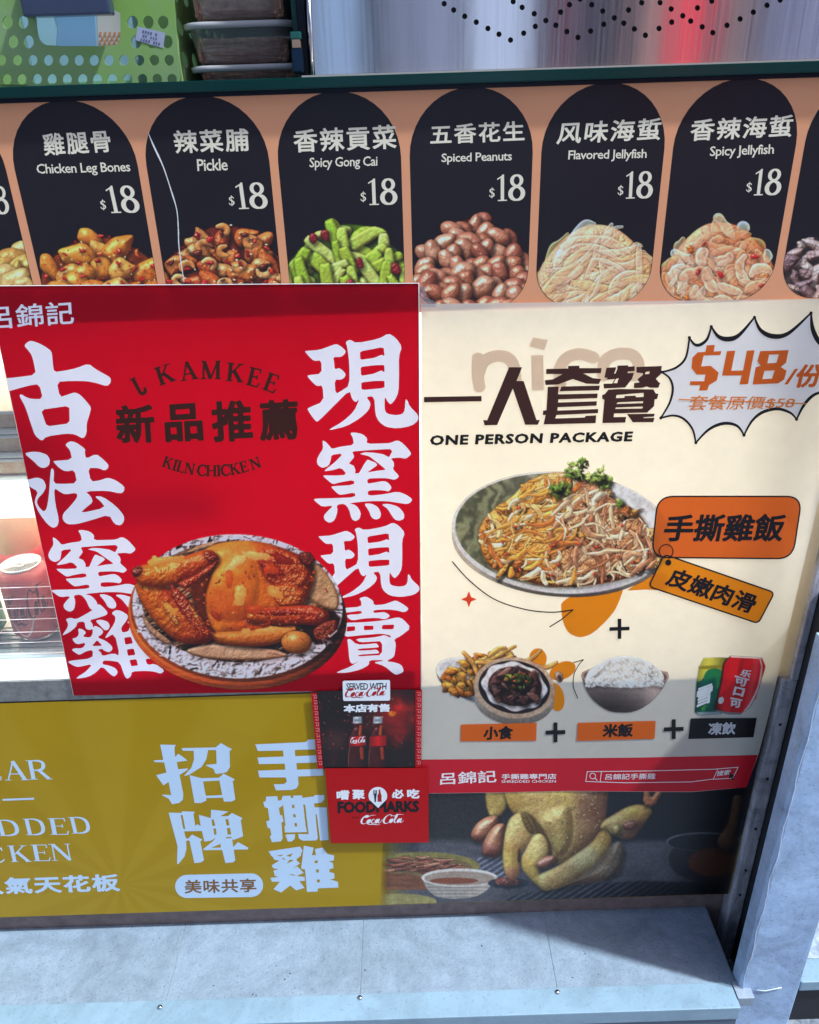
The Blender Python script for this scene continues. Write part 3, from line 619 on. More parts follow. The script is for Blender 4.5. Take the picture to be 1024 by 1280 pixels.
def pic_side():
    rnd = random.Random(12); p = Pic(536, 800, 706, 910)
    p.ell(602, 856, 58, 23, 17, (118, 122, 140)); p.ell(600, 850, 57, 24, 17, (226, 226, 232)); p.ell(600, 850, 53, 21, 17, (205, 205, 215))
    for _ in range(130):
        x = rnd.uniform(556, 640); t = (x - 556) / 104; y = rnd.uniform(842 - 26 * math.sin(min(1, t * 1.6) * 1.6), 866 + 8 * t)
        p.blob(x, y, rnd.uniform(4, 9), rnd.uniform(2.5, 4.5), rnd.uniform(-50, 60), rnd.choice([(250, 176, 74), (238, 150, 50), (252, 196, 104), (222, 128, 44)]), warp=.35, tex=.1, spec=.2, ao=.3)
    for a, b, c in [((580, 816), (592, 830), (596, 842)), ((600, 832), (618, 822), (644, 808)), ((612, 820), (622, 812), (632, 810)), ((640, 826), (660, 826), (676, 813)), ((668, 832), (684, 834), (696, 828)), ((596, 828), (620, 828), (640, 820))]:
        p.strand([a, b, c], [5, 6.5, 4], (246, 178, 92), tex=.3)
    p.ell(643, 872, 50, 34, 6, lambda X, Y: (.74 - .2 * sst(870, 905, Y) + .06 * fbm(X * .02, Y * .8, 5))[..., None] * np.array([.86, .8, .76]))
    p.ell(643, 860, 51, 38, 8, lambda X, Y: (.86 + .1 * fbm(X * .2, Y * .2, 5))[..., None] * np.array([.88, .76, .66])); p.ell(643, 859, 45, 33, 8, (34, 24, 28))
    p.fill([(643 + (40 + 1.6 * math.cos(8 * t)) * math.cos(t), 858 + (30 + 1.4 * math.cos(8 * t)) * math.sin(t) + .1 * 40 * math.cos(t)) for t in np.linspace(0, 6.283, 72, False)], lambda X, Y: (.93 - .12 * sst(860, 890, Y))[..., None] * np.array([.98, .95, .98]))
    p.ell(644, 858, 34, 24.5, 8, (74, 40, 30))
    for _ in range(60):
        a, q = rnd.uniform(0, 6.28), rnd.uniform(0, 1) ** .5; x, y = 645 + 31 * q * math.cos(a), 858 + 21 * q * math.sin(a) + .1 * q * 30 * math.cos(a)
        p.puff(rpoly(rnd, x, y, rnd.uniform(6, 11), rnd.uniform(3, 5), rnd.choice([-50, -35, 60, 40, 0]) + rnd.uniform(-15, 15), 8, .3), 2.4, rnd.choice([(132, 86, 80), (104, 62, 60), (158, 112, 104), (84, 50, 52)]), bump=.3, spec=.2, ao=.4, sm=1)
    herb(p, 647, 851, 46, 15, rnd, ((110, 130, 40), (150, 165, 70), (80, 100, 30)))
    for _ in range(8): p.blob(rnd.gauss(648, 7), rnd.gauss(849, 4), 2, 1.2, 0, (212, 96, 50), ao=.2)
    p.blob(699, 846, 5, 7, -20, (196, 172, 150), warp=.1, spec=.2); p.blob(699.5, 847, 2.4, 3.6, -20, (90, 66, 56), warp=.1, spec=0, ao=0)
    p.grade(1.0, 1.0); return p

def pic_rice():
    rnd = random.Random(15); p = Pic(724, 814, 840, 896)
    bowl = [(727, 846), (732, 861), (740, 874), (752, 884), (764, 890), (786, 891), (800, 887), (815, 877), (828, 862), (836, 846), (834, 838), (729, 838)]
    p.fill(chaikin(bowl, 1), lambda X, Y: (.56 - .22 * sst(860, 890, Y) - .18 * sst(820, 760, X) + .14 * np.exp(-((X - 818) / 12) ** 2) + .05 * fbm(X * .03, Y * .6, 3))[..., None] * np.array([1.0, .86, .84]))
    p.ell(781.5, 845, 54.5, 13.5, 1, (158, 124, 116)); p.ell(781.5, 845.5, 52, 11.6, 1, (92, 66, 62))
    p.fill(chaikin([(731, 850), (736, 838), (750, 828), (768, 821), (790, 820), (810, 826), (824, 836), (831, 846), (828, 855), (800, 860), (760, 859), (738, 856)], 2), lambda X, Y: (.9 + .2 * fbm(X * .3, Y * .3, 6))[..., None] * np.array([1, .98, .98]))
    for _ in range(420):
        x = rnd.uniform(733, 829); t = (x - 781) / 49; y = rnd.uniform(858 - 37 * math.sqrt(max(0, 1 - t * t)) ** 1.2, 858)
        p.blob(x, y, rnd.uniform(1.7, 3), rnd.uniform(.9, 1.3), rnd.uniform(0, 180), rnd.choice([(250, 247, 246), (236, 232, 234), (255, 253, 250)]), warp=.1, dark=.78, ao=.05, spec=.1)
    p.grade(1.12, .8, det=.05); return p

def pic_menu(kind, x0, x1, y0, y1, seed):
    """a mound of pickled food, filling x0..x1, its top edge near y0, cut off below"""
    rnd = random.Random(seed); p = Pic(x0 - 2, y0 - 12, x1 + 2, y1 + 2); W, H = x1 - x0, y1 - y0; cx = (x0 + x1) / 2
    def top(x): t = abs(x - cx) / (W / 2); return y0 + H * .62 * max(0, t - .12) ** 1.7 * 1.1
    def pts(n, pad=0):
        o = []; d = math.sqrt(W * H * .8 / n); y = y0 + pad * .6; k = 0
        while y < y1 + d * .5:
            x = x0 + pad * .4 + (k % 2) * d * .5
            while x < x1 - pad * .4:
                u, v = x + rnd.uniform(-.32, .32) * d, y + rnd.uniform(-.32, .32) * d
                if v > top(u) + pad * .7: o.append((u, v))
                x += d
            y += d * .85; k += 1
        if n < 30 and pad >= 8: rnd.shuffle(o)
        return sorted(o, key=lambda q: q[1] + rnd.uniform(-8, 8))
    base = {'bones': (150, 60, 20), 'pickle': (120, 40, 24), 'gong': (90, 120, 24), 'peanut': (80, 36, 22), 'jelly': (206, 160, 106), 'spicyjelly': (220, 140, 88), 'ear': (90, 70, 70), 'left': (150, 110, 50)}[kind]
    edge = [(x, top(x) + 5) for x in np.linspace(x0, x1, 14)] + [(x1, y1 + 2), (x0, y1 + 2)]
    p.fill(edge, lambda X, Y: np.array(base) / 255. * (.8 + .7 * fbm(X * .1, Y * .1, seed)[..., None]), 2)
    def chunks(n, sz, cs, asp=.7, irr=.3, **k):
        for x, y in pts(n, sz * .45): q = sz * rnd.uniform(.8, 1.25); p.puff(rpoly(rnd, x, y, q, q * asp * rnd.uniform(.75, 1.2), rnd.uniform(-70, 70), 9, irr), q * .5, rnd.choice(cs), **k)
    if kind in ('bones', 'left'):
        cs = [(238, 146, 56), (228, 128, 44), (242, 166, 78)] if kind == 'bones' else [(206, 160, 84), (190, 140, 66), (214, 176, 110)]
        chunks(13, 21, cs, .72, .24, bump=.5, bs=.12, spec=.35, dark=.42, ao=.5, var=.25)
        if kind == 'bones':
            chunks(16, 4.5, [(206, 34, 26), (176, 22, 22), (226, 96, 40)], .6, .5, bump=.5, spec=.6, ao=.3)
            for x, y in pts(70, 4): p.blob(x, y, rnd.uniform(.6, 1.6), .8, rnd.uniform(0, 180), rnd.choice([(255, 226, 160), (150, 50, 16), (196, 40, 20)]), ao=.1, dark=.7)
    elif kind == 'pickle':
        chunks(24, 16, [(234, 132, 66), (222, 108, 46), (240, 156, 92), (206, 84, 38)], .66, .34, bump=.7, bs=.14, ridge=.35, spec=.4, dark=.32, ao=.6, var=.2)
        for x, y in pts(12, 9):
            a0 = rnd.uniform(0, 360); p.strand([(x + 8 * math.cos(math.radians(a0 + t)), y + 6 * math.sin(math.radians(a0 + t))) for t in (0, 50, 100, 150, 200)], [5, 8, 8, 7, 4], rnd.choice([(242, 168, 100), (230, 140, 72)]), ao=.5, spec=.3, dark=.45)
        chunks(22, 5, [(188, 26, 26), (150, 18, 20), (90, 26, 14), (210, 50, 30)], .6, .5, bump=.5, spec=.5, ao=.3)
        for x, y in pts(40, 4): p.blob(x, y, rnd.uniform(.8, 2), 1, 0, rnd.choice([(250, 230, 190), (110, 34, 16)]), ao=.1, dark=.7)
    elif kind == 'gong':
        G = [(172, 200, 66), (156, 188, 54), (190, 214, 90), (206, 226, 120)]
        chunks(22, 14, G, .6, .3, bump=.5, bs=.18, spec=.1, dark=.4, ao=.5)
        for x, y in pts(26, 8):
            an = rnd.choice([72, 84, 100, 60, 15, 150, 125, 40]) + rnd.uniform(-8, 8); L = rnd.uniform(15, 27); wd_ = rnd.uniform(5, 8.5); c_, q_ = math.cos(math.radians(an)), math.sin(math.radians(an)); o = []
            for u, v in [(-L, -wd_ * .8), (-L * .4, -wd_ * rnd.uniform(.8, 1.1)), (L * .3, -wd_ * rnd.uniform(.8, 1.1)), (L, -wd_), (L * rnd.uniform(.8, 1.1), 0), (L * .9, wd_), (L * .2, wd_ * rnd.uniform(.8, 1.2)), (-L * .5, wd_), (-L, wd_ * .7), (-L * rnd.uniform(.85, 1.15), 0)]:
                X_, Y_ = x + u * c_ - v * q_, y + u * q_ + v * c_; o.append((X_, max(Y_, top(min(max(X_, x0), x1)) - 6)))
            p.puff(o, 4.2, rnd.choice(G), bump=.3, bs=.25, ridge=.15, spec=.1, dark=.42, ao=.6, sm=1, var=.15)
        for x, y in [(cx + 14, y0 + 52), (cx - 28, y0 + 18), (cx - 44, y0 + 22), (cx + 2, y0 + 80), (cx + 60, y0 + 60)]: p.puff(rpoly(rnd, x, y, 8, 6, 80, 8, .25), 3, (126, 26, 34), bump=.5, spec=.35)
    elif kind == 'peanut':
        for x, y in pts(50, 6):
            q = rnd.uniform(13.5, 18); p.puff(rpoly(rnd, x, y, q, q * rnd.uniform(.66, .8), rnd.uniform(-80, 80), 10, .07), q * .62, rnd.choice([(196, 124, 98), (176, 104, 78), (210, 146, 118), (164, 92, 72), (192, 130, 104)]), bump=.3, bs=.2, spec=.5, dark=.4, ao=.6, sm=2, sp=22, ridge=.12, var=.16)
    elif kind in ('jelly', 'spicyjelly'):
        T = [(232, 178, 146), (224, 162, 124), (230, 168, 114), (236, 190, 162)] if kind == 'jelly' else [(232, 156, 118), (226, 134, 92), (230, 130, 78), (236, 172, 140)]
        p.puff([(x, top(x) + 2) for x in np.linspace(x0 + 2, x1 - 2, 12)] + [(x1 - 2, y1 + 2), (x0 + 2, y1 + 2)], 16, mix3([(cx - 40, y0 + 50, 40, T[0]), (cx, y0 + 20, 34, T[1]), (cx + 40, y0 + 60, 40, T[2]), (cx, y0 + 90, 40, (236, 180, 130))]), bump=1.4, bs=.07, ridge=1.5, dark=.5, spec=.2, ao=0, gain=1.2)
        for rep in range(3):
          for x, y in pts((16, 20, 14)[rep] if kind == 'jelly' else (26, 30, 20)[rep], 6):
            L = rnd.uniform(46, 90) if kind == 'jelly' else rnd.uniform(20, 40); a = (rnd.gauss(-34, 26) if kind == 'jelly' else rnd.uniform(0, 180)) * math.pi / 180; bd = rnd.uniform(-1.1, 1.1) if kind == 'jelly' else rnd.uniform(-1.6, 1.6); q = []; u, v = x - L / 2 * math.cos(a), y - L / 2 * math.sin(a)
            for k in range(7): q.append((min(max(u, x0 + 2), x1 - 2), max(v, top(min(max(u, x0), x1)) + rnd.uniform(-5, 2)))); th = a + bd * (k / 6 - .5) * 1.6; u += L / 6 * math.cos(th); v += L / 6 * math.sin(th)
            wd_ = rnd.uniform(5, 11) if kind == 'jelly' else rnd.uniform(7, 14)
            p.strand(q, [wd_ * f * rnd.uniform(.8, 1.2) for f in (.5, .9, 1.1, 1, 1.1, .8, .4)], rnd.choice(T + [(240, 204, 176)]), tex=.16, dark=.76, spec=.12, ao=.2, alpha=.72, edge=.1)
        if kind == 'spicyjelly': chunks(7, 4.5, [(196, 30, 26), (170, 24, 20), (214, 110, 40)], .6, .4, bump=.5, spec=.5, ao=.3)
    elif kind == 'ear':
        chunks(24, 15, [(176, 148, 148), (146, 118, 122), (196, 172, 168), (124, 96, 102)], .5, .4, bump=1., bs=.14, ridge=.9, spec=.25, dark=.3, ao=.5)
    p.grade(1.22 if 'jelly' in kind else 1.06, 1.0, det=.06); return p

def pic_raw():
    rnd = random.Random(21); p = Pic(470, 978, 962, 1140, 1.2)
    def back(X, Y):
        wall = np.array([.14, .135, .15]); t = sst(1045, 1056, Y)[..., None]; nb = sst(640, 800, X)[..., None]
        wall = wall * (1 - nb) + np.array([.03, .04, .1]) * nb; tab = np.array([.34, .33, .38]) * (.9 + .4 * fbm(X * .03, Y * .15, 2)[..., None]) * (1 - .55 * sst(820, 900, X)[..., None])
        c = wall * (1 - t) + tab * t; g = sst(520, 470, X)[..., None]; return c * (1 - g) + np.array([.52, .45, .1]) * g
    p.fill([(460, 970), (970, 970), (970, 1145), (460, 1145)], back)
    def mat_(X, Y): return (.2 + .28 * np.clip(np.sin(X * .55 + Y * .9 + 3 * fbm(X * .03, Y * .05, 2)), 0, 1) * (.4 + fbm(X * .06, Y * .06, 4) + .4))[..., None] * np.array([.85, .88, 1.05]) * (1 - .7 * sst(700, 880, X)[..., None])
    p.fill([(590, 1136), (640, 1120), (720, 1106), (800, 1101), (900, 1104), (900, 1142), (560, 1142)], mat_, 2)
    p.fill([(596, 1072), (640, 1070), (640, 1100), (600, 1098)], lambda X, Y: mat_(X, Y) * 1.5, 2)
    # basket of dried meat, board, bowl
    p.ell(534, 1082, 66, 17, 1, lambda X, Y: (.7 + .3 * fbm(X * .2, Y * .2, 4))[..., None] * np.array([.74, .68, .34])); p.ell(532, 1083, 58, 12, 1, (118, 96, 56))
    for _ in range(70):
        x, y = rnd.gauss(528, 26), rnd.gauss(1082, 5); p.strand([(x - rnd.uniform(6, 14), y + rnd.uniform(-3, 3)), (x, y), (x + rnd.uniform(6, 14), y + rnd.uniform(-4, 4))], [1.5, 3.5, 1.2], rnd.choice([(168, 96, 70), (134, 62, 46), (196, 130, 100)]), ao=.5)
    p.fill([(470, 1090), (510, 1092), (560, 1104), (560, 1112), (470, 1112)], lambda X, Y: (.55 + .3 * fbm(X * .05, Y * .3, 4))[..., None] * np.array([.85, .5, .3]), 1.5)
    p.ell(500, 1127, 46, 10, 0, lambda X, Y: (.66 + .2 * fbm(X * .1, Y * .1, 4))[..., None] * np.array([.9, .84, .5]))
    p.fill(chaikin([(527, 1096), (534, 1112), (545, 1121), (566, 1124), (592, 1122), (608, 1114), (621, 1098)], 1), lambda X, Y: (.62 + .07 * np.sin(Y * 1.5) - .25 * sst(570, 530, X) * 0 + .1 * sst(570, 610, X))[..., None] * np.array([.95, .9, .86]))
    p.ell(574.5, 1097, 47.5, 11.5, 0, (214, 208, 206)); p.ell(574.5, 1098, 44, 9, 0, (160, 140, 128)); p.ell(568, 1101, 30, 4, 0, (130, 66, 40))
    p.ell(636, 1104, 26, 7, 0, (44, 48, 66)); p.blob(634, 1102, 14, 5, 0, (140, 74, 64), warp=.4, tex=.3)
    # glass bowl at the right
    p.ell(880, 1074, 44, 28, 0, (24, 24, 34), alpha=.7); p.ell(880, 1052, 47, 12, 0, (120, 124, 136), alpha=.8); p.ell(880, 1053, 45, 10.5, 0, (28, 30, 42)); p.ell(892, 1078, 32, 18, 0, (96, 46, 26), soft=3); p.strand([(908, 1052), (916, 1030), (922, 1000)], [22, 12, 12], (120, 80, 54), tex=.2)
    # chicken
    Z = lambda L: [(580 + x * .2539, 975 + y * .2539) for x, y in L]; YL, YM, YD, BR = (228, 196, 120), (214, 176, 84), (150, 130, 60), (150, 112, 78); K = dict(bump=.4, bs=.3, spec=.08, dark=.55, var=.16, ao=.25, soft=1.6, flat=.3)
    p.puff(Z([(105, 20), (190, 20), (215, 130), (175, 182), (130, 190), (108, 120)]), 8, (196, 164, 84), **K)
    p.puff(Z([(420, 548), (560, 512), (690, 495), (765, 455), (790, 350), (770, 295), (720, 320), (640, 430), (540, 490)]), 14, (136, 116, 92), **K); p.puff(Z([(690, 495), (765, 450), (790, 340), (760, 320), (740, 400), (700, 460)]), 6, (96, 84, 72), **K)
    p.puff(Z([(180, -20), (720, -20), (705, 120), (692, 250), (655, 325), (580, 370), (510, 405), (430, 420), (350, 330), (290, 200), (215, 140)]), 30, mix3([(640, 1000, 26, YM), (675, 1010, 26, YL), (700, 1000, 18, YM), (700, 1050, 22, (176, 148, 84)), (740, 1010, 22, (146, 106, 78)), (725, 1050, 18, (150, 112, 72))]), **K)
    p.puff(Z([(350, 200), (420, 130), (520, 110), (540, 220), (530, 330), (470, 390), (420, 320)]), 20, mix3([(690, 1010, 18, YL), (700, 1050, 18, (190, 168, 96))]), bump=.4, bs=.28, spec=.12, ao=0, soft=6, dark=.45)
    for _ in range(120):
        x, y = rnd.uniform(640, 752), rnd.uniform(985, 1068); p.blob(x, y, rnd.uniform(.5, 1.1), .6, 0, rnd.choice([(222, 206, 150), (120, 96, 52), (204, 180, 110)]), ao=0, dark=.8, spec=0)
    for _ in range(26): x, y = rnd.gauss(700, 26), rnd.gauss(1015, 20); p.strand([(x, y), (x + rnd.uniform(-3, 3), y + rnd.uniform(1, 4))], .8, rnd.choice([(214, 204, 150), (96, 74, 40)]), ao=0)
    T = (200, 134, 98); p.puff(Z([(168, 172), (110, 180), (60, 215), (30, 270), (45, 300), (88, 312), (130, 280), (172, 220)]), 11, mix3([(600, 1030, 12, T), (590, 1048, 8, (170, 96, 76))]), bump=.12, spec=.4, dark=.3); p.puff(Z([(208, 212), (160, 215), (118, 260), (86, 330), (92, 372), (130, 384), (186, 378), (198, 300)]), 12, mix3([(618, 1040, 12, T), (610, 1068, 10, (160, 92, 76))]), bump=.12, spec=.4, dark=.3)
    p.puff(Z([(345, 270), (300, 200), (290, 150), (340, 175), (390, 240), (425, 310), (440, 375), (400, 360)]), 5, (104, 76, 36), bump=.3, spec=.02, ao=0, soft=3)
    p.puff(Z([(215, 205), (250, 165), (300, 158), (340, 205), (358, 268), (330, 305), (290, 345), (268, 385), (278, 450), (245, 502), (205, 478), (190, 400), (195, 300)]), 15, mix3([(640, 1030, 18, YL), (632, 1070, 12, YM), (638, 1095, 8, (190, 130, 90))]), **K)
    p.puff(Z([(275, 160), (300, 160), (335, 210), (352, 262), (325, 268), (296, 225)]), 5, (128, 104, 46), bump=.8, bs=.6, spec=.05, ao=.1, soft=2)
    p.puff(Z([(345, 268), (385, 262), (412, 300), (418, 355), (385, 405), (368, 460), (395, 505), (425, 545), (385, 545), (325, 485), (285, 440), (280, 385), (312, 325)]), 13, mix3([(670, 1055, 14, YL), (660, 1090, 14, YM)]), **K)
    p.puff(Z([(268, 335), (280, 345), (276, 410), (262, 400)]), 2, (80, 44, 24), spec=0, ao=0); p.puff(Z([(352, 405), (400, 375), (448, 370), (452, 402), (402, 438), (362, 435)]), 7, (190, 126, 106), bump=.2, spec=.3)
    p.puff(Z([(362, 518), (398, 548), (480, 528), (565, 485), (645, 425), (705, 355), (735, 285), (700, 240), (665, 255), (635, 305), (560, 360), (480, 415), (420, 445), (360, 470)]), 13, mix3([(690, 1095, 20, YL), (730, 1075, 20, (208, 190, 130)), (755, 1050, 14, YM), (720, 1095, 14, (170, 144, 90))]), **K)
    p.puff(Z([(668, 242), (680, 205), (740, 168), (800, 132), (860, 118), (912, 130), (932, 152), (905, 190), (872, 242), (832, 292), (780, 292), (730, 272), (708, 245)]), 12, mix3([(765, 1022, 14, YL), (795, 1012, 14, YM), (795, 1035, 10, (140, 92, 66))]), **K)
    p.puff(Z([(775, 215), (830, 195), (858, 215), (840, 245), (790, 250)]), 5, (146, 92, 74), bump=.3, spec=.2, ao=.2); p.puff(Z([(725, 230), (760, 215), (778, 240), (765, 275), (735, 270)]), 6, (196, 174, 104), bump=.2)
    p.puff(Z([(880, 125), (888, 20), (918, 20), (918, 95), (960, 40), (985, 50), (935, 135)]), 4, (206, 130, 82), bump=.2, spec=.2, sm=1)
    p.grade(.95, .9, .03, det=.1); p.c *= (1 - .4 * sst(830, 900, p.X))[..., None]; return p

def pic_bottles():
    rnd = random.Random(31); p = Pic(390, 862, 532, 964, 1.5)
    def back(X, Y):
        g = np.exp(-(((X - 492) / 26) ** 2 + ((Y - 896) / 26) ** 2)); f = fbm(X * .06, Y * .06, 3, 5); h = np.exp(-(((X - 420) / 16) ** 2 + ((Y - 925) / 14) ** 2))
        return np.array([.07, .025, .03]) + np.clip(g * (.8 + f), 0, 1)[..., None] * np.array([.62, .08, .03]) + h[..., None] * np.array([.16, .1, .09]) + np.clip(f * 1.2 - .12, 0, 1)[..., None] * np.array([.55, .09, .07])
    p.fill([(396, 864), (519, 861), (519, 960), (405, 962)], back)
    p.blob(491, 893, 5, 4, 0, (224, 110, 30), warp=.3, ao=0, spec=0); p.dots(70, (398, 868, 516, 956), (.4, 1.2), [(200, 90, 50), (150, 40, 30), (120, 100, 90)], rnd, ao=0)
    for cx in (447, 472.5):
        p.strand([(cx, 905), (cx, 915)], [9, 11], (70, 12, 10), ao=0, spec=.2); p.strand([(cx, 915), (cx, 926), (cx, 940), (cx, 962)], [12, 21, 22, 24], (58, 10, 10), dark=.25, ao=.3, spec=.3)
        p.strand([(cx + 4, 908), (cx + 3, 918)], [3, 4], (206, 92, 36), ao=0, spec=0, alpha=.8); p.strand([(cx + 5, 936), (cx + 6, 948)], [5, 4], (190, 70, 30), ao=0, spec=0, alpha=.7); p.strand([(cx - 9, 930), (cx - 11, 945), (cx - 11, 958)], [1, 1.5, 1], (130, 70, 60), ao=0, alpha=.8)
        p.fill([(cx - 10.5, 921), (cx + 10.5, 919), (cx + 11, 932), (cx - 10.5, 933)], lambda X, Y: (.72 - .3 * np.abs(X - cx) / 11)[..., None] * np.array([1, .08, .08]))
        p.fill([(cx - 5.5, 896), (cx + 5.5, 895.5), (cx + 5.8, 904), (cx - 5.8, 904.5)], lambda X, Y: (.85 - .35 * np.abs(X - cx + 1) / 6 + .12 * np.sin(X * 3))[..., None] * np.array([.93, .96, 1]))
        p.fill([(cx - 4, 899), (cx + 4, 898.6), (cx + 4, 901.6), (cx - 4, 902)], (120, 130, 140))
    p.grade(1, 1.1, .015, det=.05); return p

def pic_cans():
    p = Pic(864, 816, 962, 898, 1.5); s = .0977
    q = lambda L: [(860 + x * s, 810 + y * s) for x, y in L]
    cyl = lambda X, x0, x1: 1.12 - .75 * np.abs((X - (x0 * .6 + x1 * .4)) / (x1 - x0)) ** 1.5 * 1.6
    G = q([(200, 130), (400, 120), (545, 125), (540, 500), (430, 840), (140, 850), (90, 820), (110, 480), (135, 260)])
    p.fill(G, lambda X, Y: cyl(X, 872, 908)[..., None] * np.where((Y > 848 - .3 * (X - 870) + 6 * np.sin((X - 868) * .25))[..., None], np.array([.05, .36, .28]), np.array([.76, .74, .3])))
    p.ell(893, 848, 13, 13, 0, lambda X, Y: np.broadcast_to(np.array([.13, .5, .3]), X.shape + (3,))); p.fill(q([(125, 430), (175, 420), (350, 380), (380, 800), (120, 820)]), lambda X, Y: cyl(X, 870, 905)[..., None] * np.array([.03, .33, .28]), 3)
    p.fill(q([(135, 235), (440, 215), (430, 255), (150, 275)]), (150, 140, 40)); p.fill(q([(110, 820), (430, 815), (420, 845), (140, 858)]), (150, 170, 180))
    p.fill(q([(175, 760), (245, 720), (215, 800), (170, 800)]), (60, 140, 60))
    Rr = q([(545, 105), (950, 130), (990, 230), (985, 270), (870, 640), (690, 835), (560, 830), (345, 790), (430, 400), (460, 200)])
    p.fill(Rr, lambda X, Y: (1.05 - .5 * sst(905, 895, X) * sst(860, 890, Y) + .22 * np.exp(-((X - 914 + (Y - 860) * .16) / 5) ** 2) - .15 * np.exp(-((X - 921 + (Y - 860) * .2) / 4) ** 2))[..., None] * np.array([.78, .07, .11]) + np.exp(-((X - 944 + (Y - 840) * .2) / 5) ** 2)[..., None] * .2)
    p.strand(q([(545, 105), (462, 200), (430, 400), (345, 790)]), [1, 2, 2.4, 2], (60, 8, 14), ao=.3, dark=.9, spec=0, alpha=.8); p.fill(q([(545, 100), (950, 122), (948, 140), (550, 122)]), (226, 210, 214)); p.fill(q([(350, 795), (560, 825), (690, 830), (670, 852), (540, 850), (370, 820)]), (120, 130, 140))
    p.strand(q([(925, 150), (945, 260), (900, 500), (800, 720), (730, 800)]), [1.5, 2, 2.5, 3, 2], (228, 206, 212), ao=0, dark=.8)
    p.grade(1, 1, .015, det=.03); return p

# ================================================================== large structure
def stone(name, c, c2, scale=60, bump=.3, rough=.75):
    return mat(name, c, rough=rough, noise=.4, nscale=scale, bump=bump, bscale=220, color2=c2)
def worn(m, lo=.72, big=7., speck=.5, sscale=420.):
    """stains and fine dark specks on top of a surface colour"""
    n = m.node_tree; L = n.links; p = n.nodes['Principled BSDF']; src = p.inputs['Base Color'].links[0].from_socket; geo = n.nodes.new('ShaderNodeNewGeometry')
    t = n.nodes.new('ShaderNodeTexNoise'); t.inputs['Scale'].default_value = big; t.inputs['Detail'].default_value = 8; t.inputs['Roughness'].default_value = .7; t.inputs['Distortion'].default_value = .8; L.new(geo.outputs['Position'], t.inputs['Vector'])
    r = n.nodes.new('ShaderNodeMapRange'); r.inputs[1].default_value = .35; r.inputs[2].default_value = .55; r.inputs[3].default_value = lo; r.inputs[4].default_value = 1.06; L.new(t.outputs['Fac'], r.inputs[0])
    t2 = n.nodes.new('ShaderNodeTexNoise'); t2.inputs['Scale'].default_value = sscale; t2.inputs['Detail'].default_value = 2; L.new(geo.outputs['Position'], t2.inputs['Vector'])
    r2 = n.nodes.new('ShaderNodeMapRange'); r2.inputs[1].default_value = .28; r2.inputs[2].default_value = .40; r2.inputs[3].default_value = speck; r2.inputs[4].default_value = 1; L.new(t2.outputs['Fac'], r2.inputs[0])
    mm = n.nodes.new('ShaderNodeMath'); mm.operation = 'MULTIPLY'; L.new(r.outputs[0], mm.inputs[0]); L.new(r2.outputs[0], mm.inputs[1])
    v = n.nodes.new('ShaderNodeVectorMath'); v.operation = 'SCALE'; L.new(src, v.inputs[0]); L.new(mm.outputs[0], v.inputs['Scale']); L.new(v.outputs[0], p.inputs['Base Color']); return m
M_ground = stone('granite_ground', (.30, .32, .36), (.07, .08, .10), 90, .6)
M_slab = stone('ledge_stone', (.265, .325, .39), (.20, .25, .305), 60, .5)
worn(M_slab, .8, 9., .62)
g = put('ground', [(-60, -60, 0), (60, -60, 0), (60, 60, 0), (-60, 60, 0)], [(0, 1, 2, 3)], M_ground); g['kind'] = 'structure'
M_int = mat('stall_wall_paint', (.20, .19, .19), rough=.7, noise=.3, nscale=3)
iw = box('wall', -3, 3, 1.6, 1.65, 0, 2.7, M_int); iw['kind'] = 'structure'
ic = box('ceiling', -3, 3, .25, 1.6, 2.7, 2.75, M_int); ic['kind'] = 'structure'

# unseen shops across the street; glowing windows and banners added for the steel's reflections
bl = thing('shop_building', 'row of shops across the street with added glowing windows and red banners, out of view', 'building', (0, -7, 0))
M_fac = mat('facade_render', (.22, .215, .25), rough=.8, noise=.4, nscale=1.5)
M_win = mat('added_window_light', (.6, .7, .8), rough=.3, emit=(.62, .82, 1.0), estr=.8)
M_red = mat('added_banner_light', (.8, .03, .04), rough=.4, emit=(1, .05, .08), estr=1.2)
box('wall', -12, 12, -7.4, -7, 0, 7.5, M_fac, bl)
def lit(name, c, st): return mat(name, tuple(q * .6 for q in c), rough=.3, emit=c, estr=st)
for a, b, nm, c, st in [(-9.5, -7.6, 'pale', (.6, .8, 1), .7), (-6.2, -4.6, 'pale', (.6, .8, 1), .7), (-3.1, -1.7, 'dim', (.5, .5, .7), .3), (-.72, -.3, 'blue', (.45, .68, 1), .62), (-.06, .16, 'mid', (.5, .58, .8), .42), (.22, .5, 'midb', (.5, .6, .85), .5), (.62, 1.16, 'bright', (.6, .75, 1), .8), (2.1, 2.24, 'warm', (1, .8, .66), .5), (2.78, 2.98, 'warmdim', (.7, .5, .45), .4), (3.1, 4.7, 'evening', (.34, .38, .62), .34), (7, 9.5, 'pale', (.6, .8, 1), .7)]:
    wn = box('added_window', a, b, -6.99, -6.95, .3, 3.4, lit('window_' + nm, c, st), bl)
    box('window_frame', a - .02, a + .02, -6.95, -6.9, .25, 3.45, M_fac, wn)
box('added_banner', 2.40, 2.60, -6.98, -6.9, .8, 4.2, M_red, bl)
box('added_banner', 1.42, 1.45, -6.98, -6.9, .8, 4.2, lit('banner_dim', (.9, .2, .26), .35), bl)

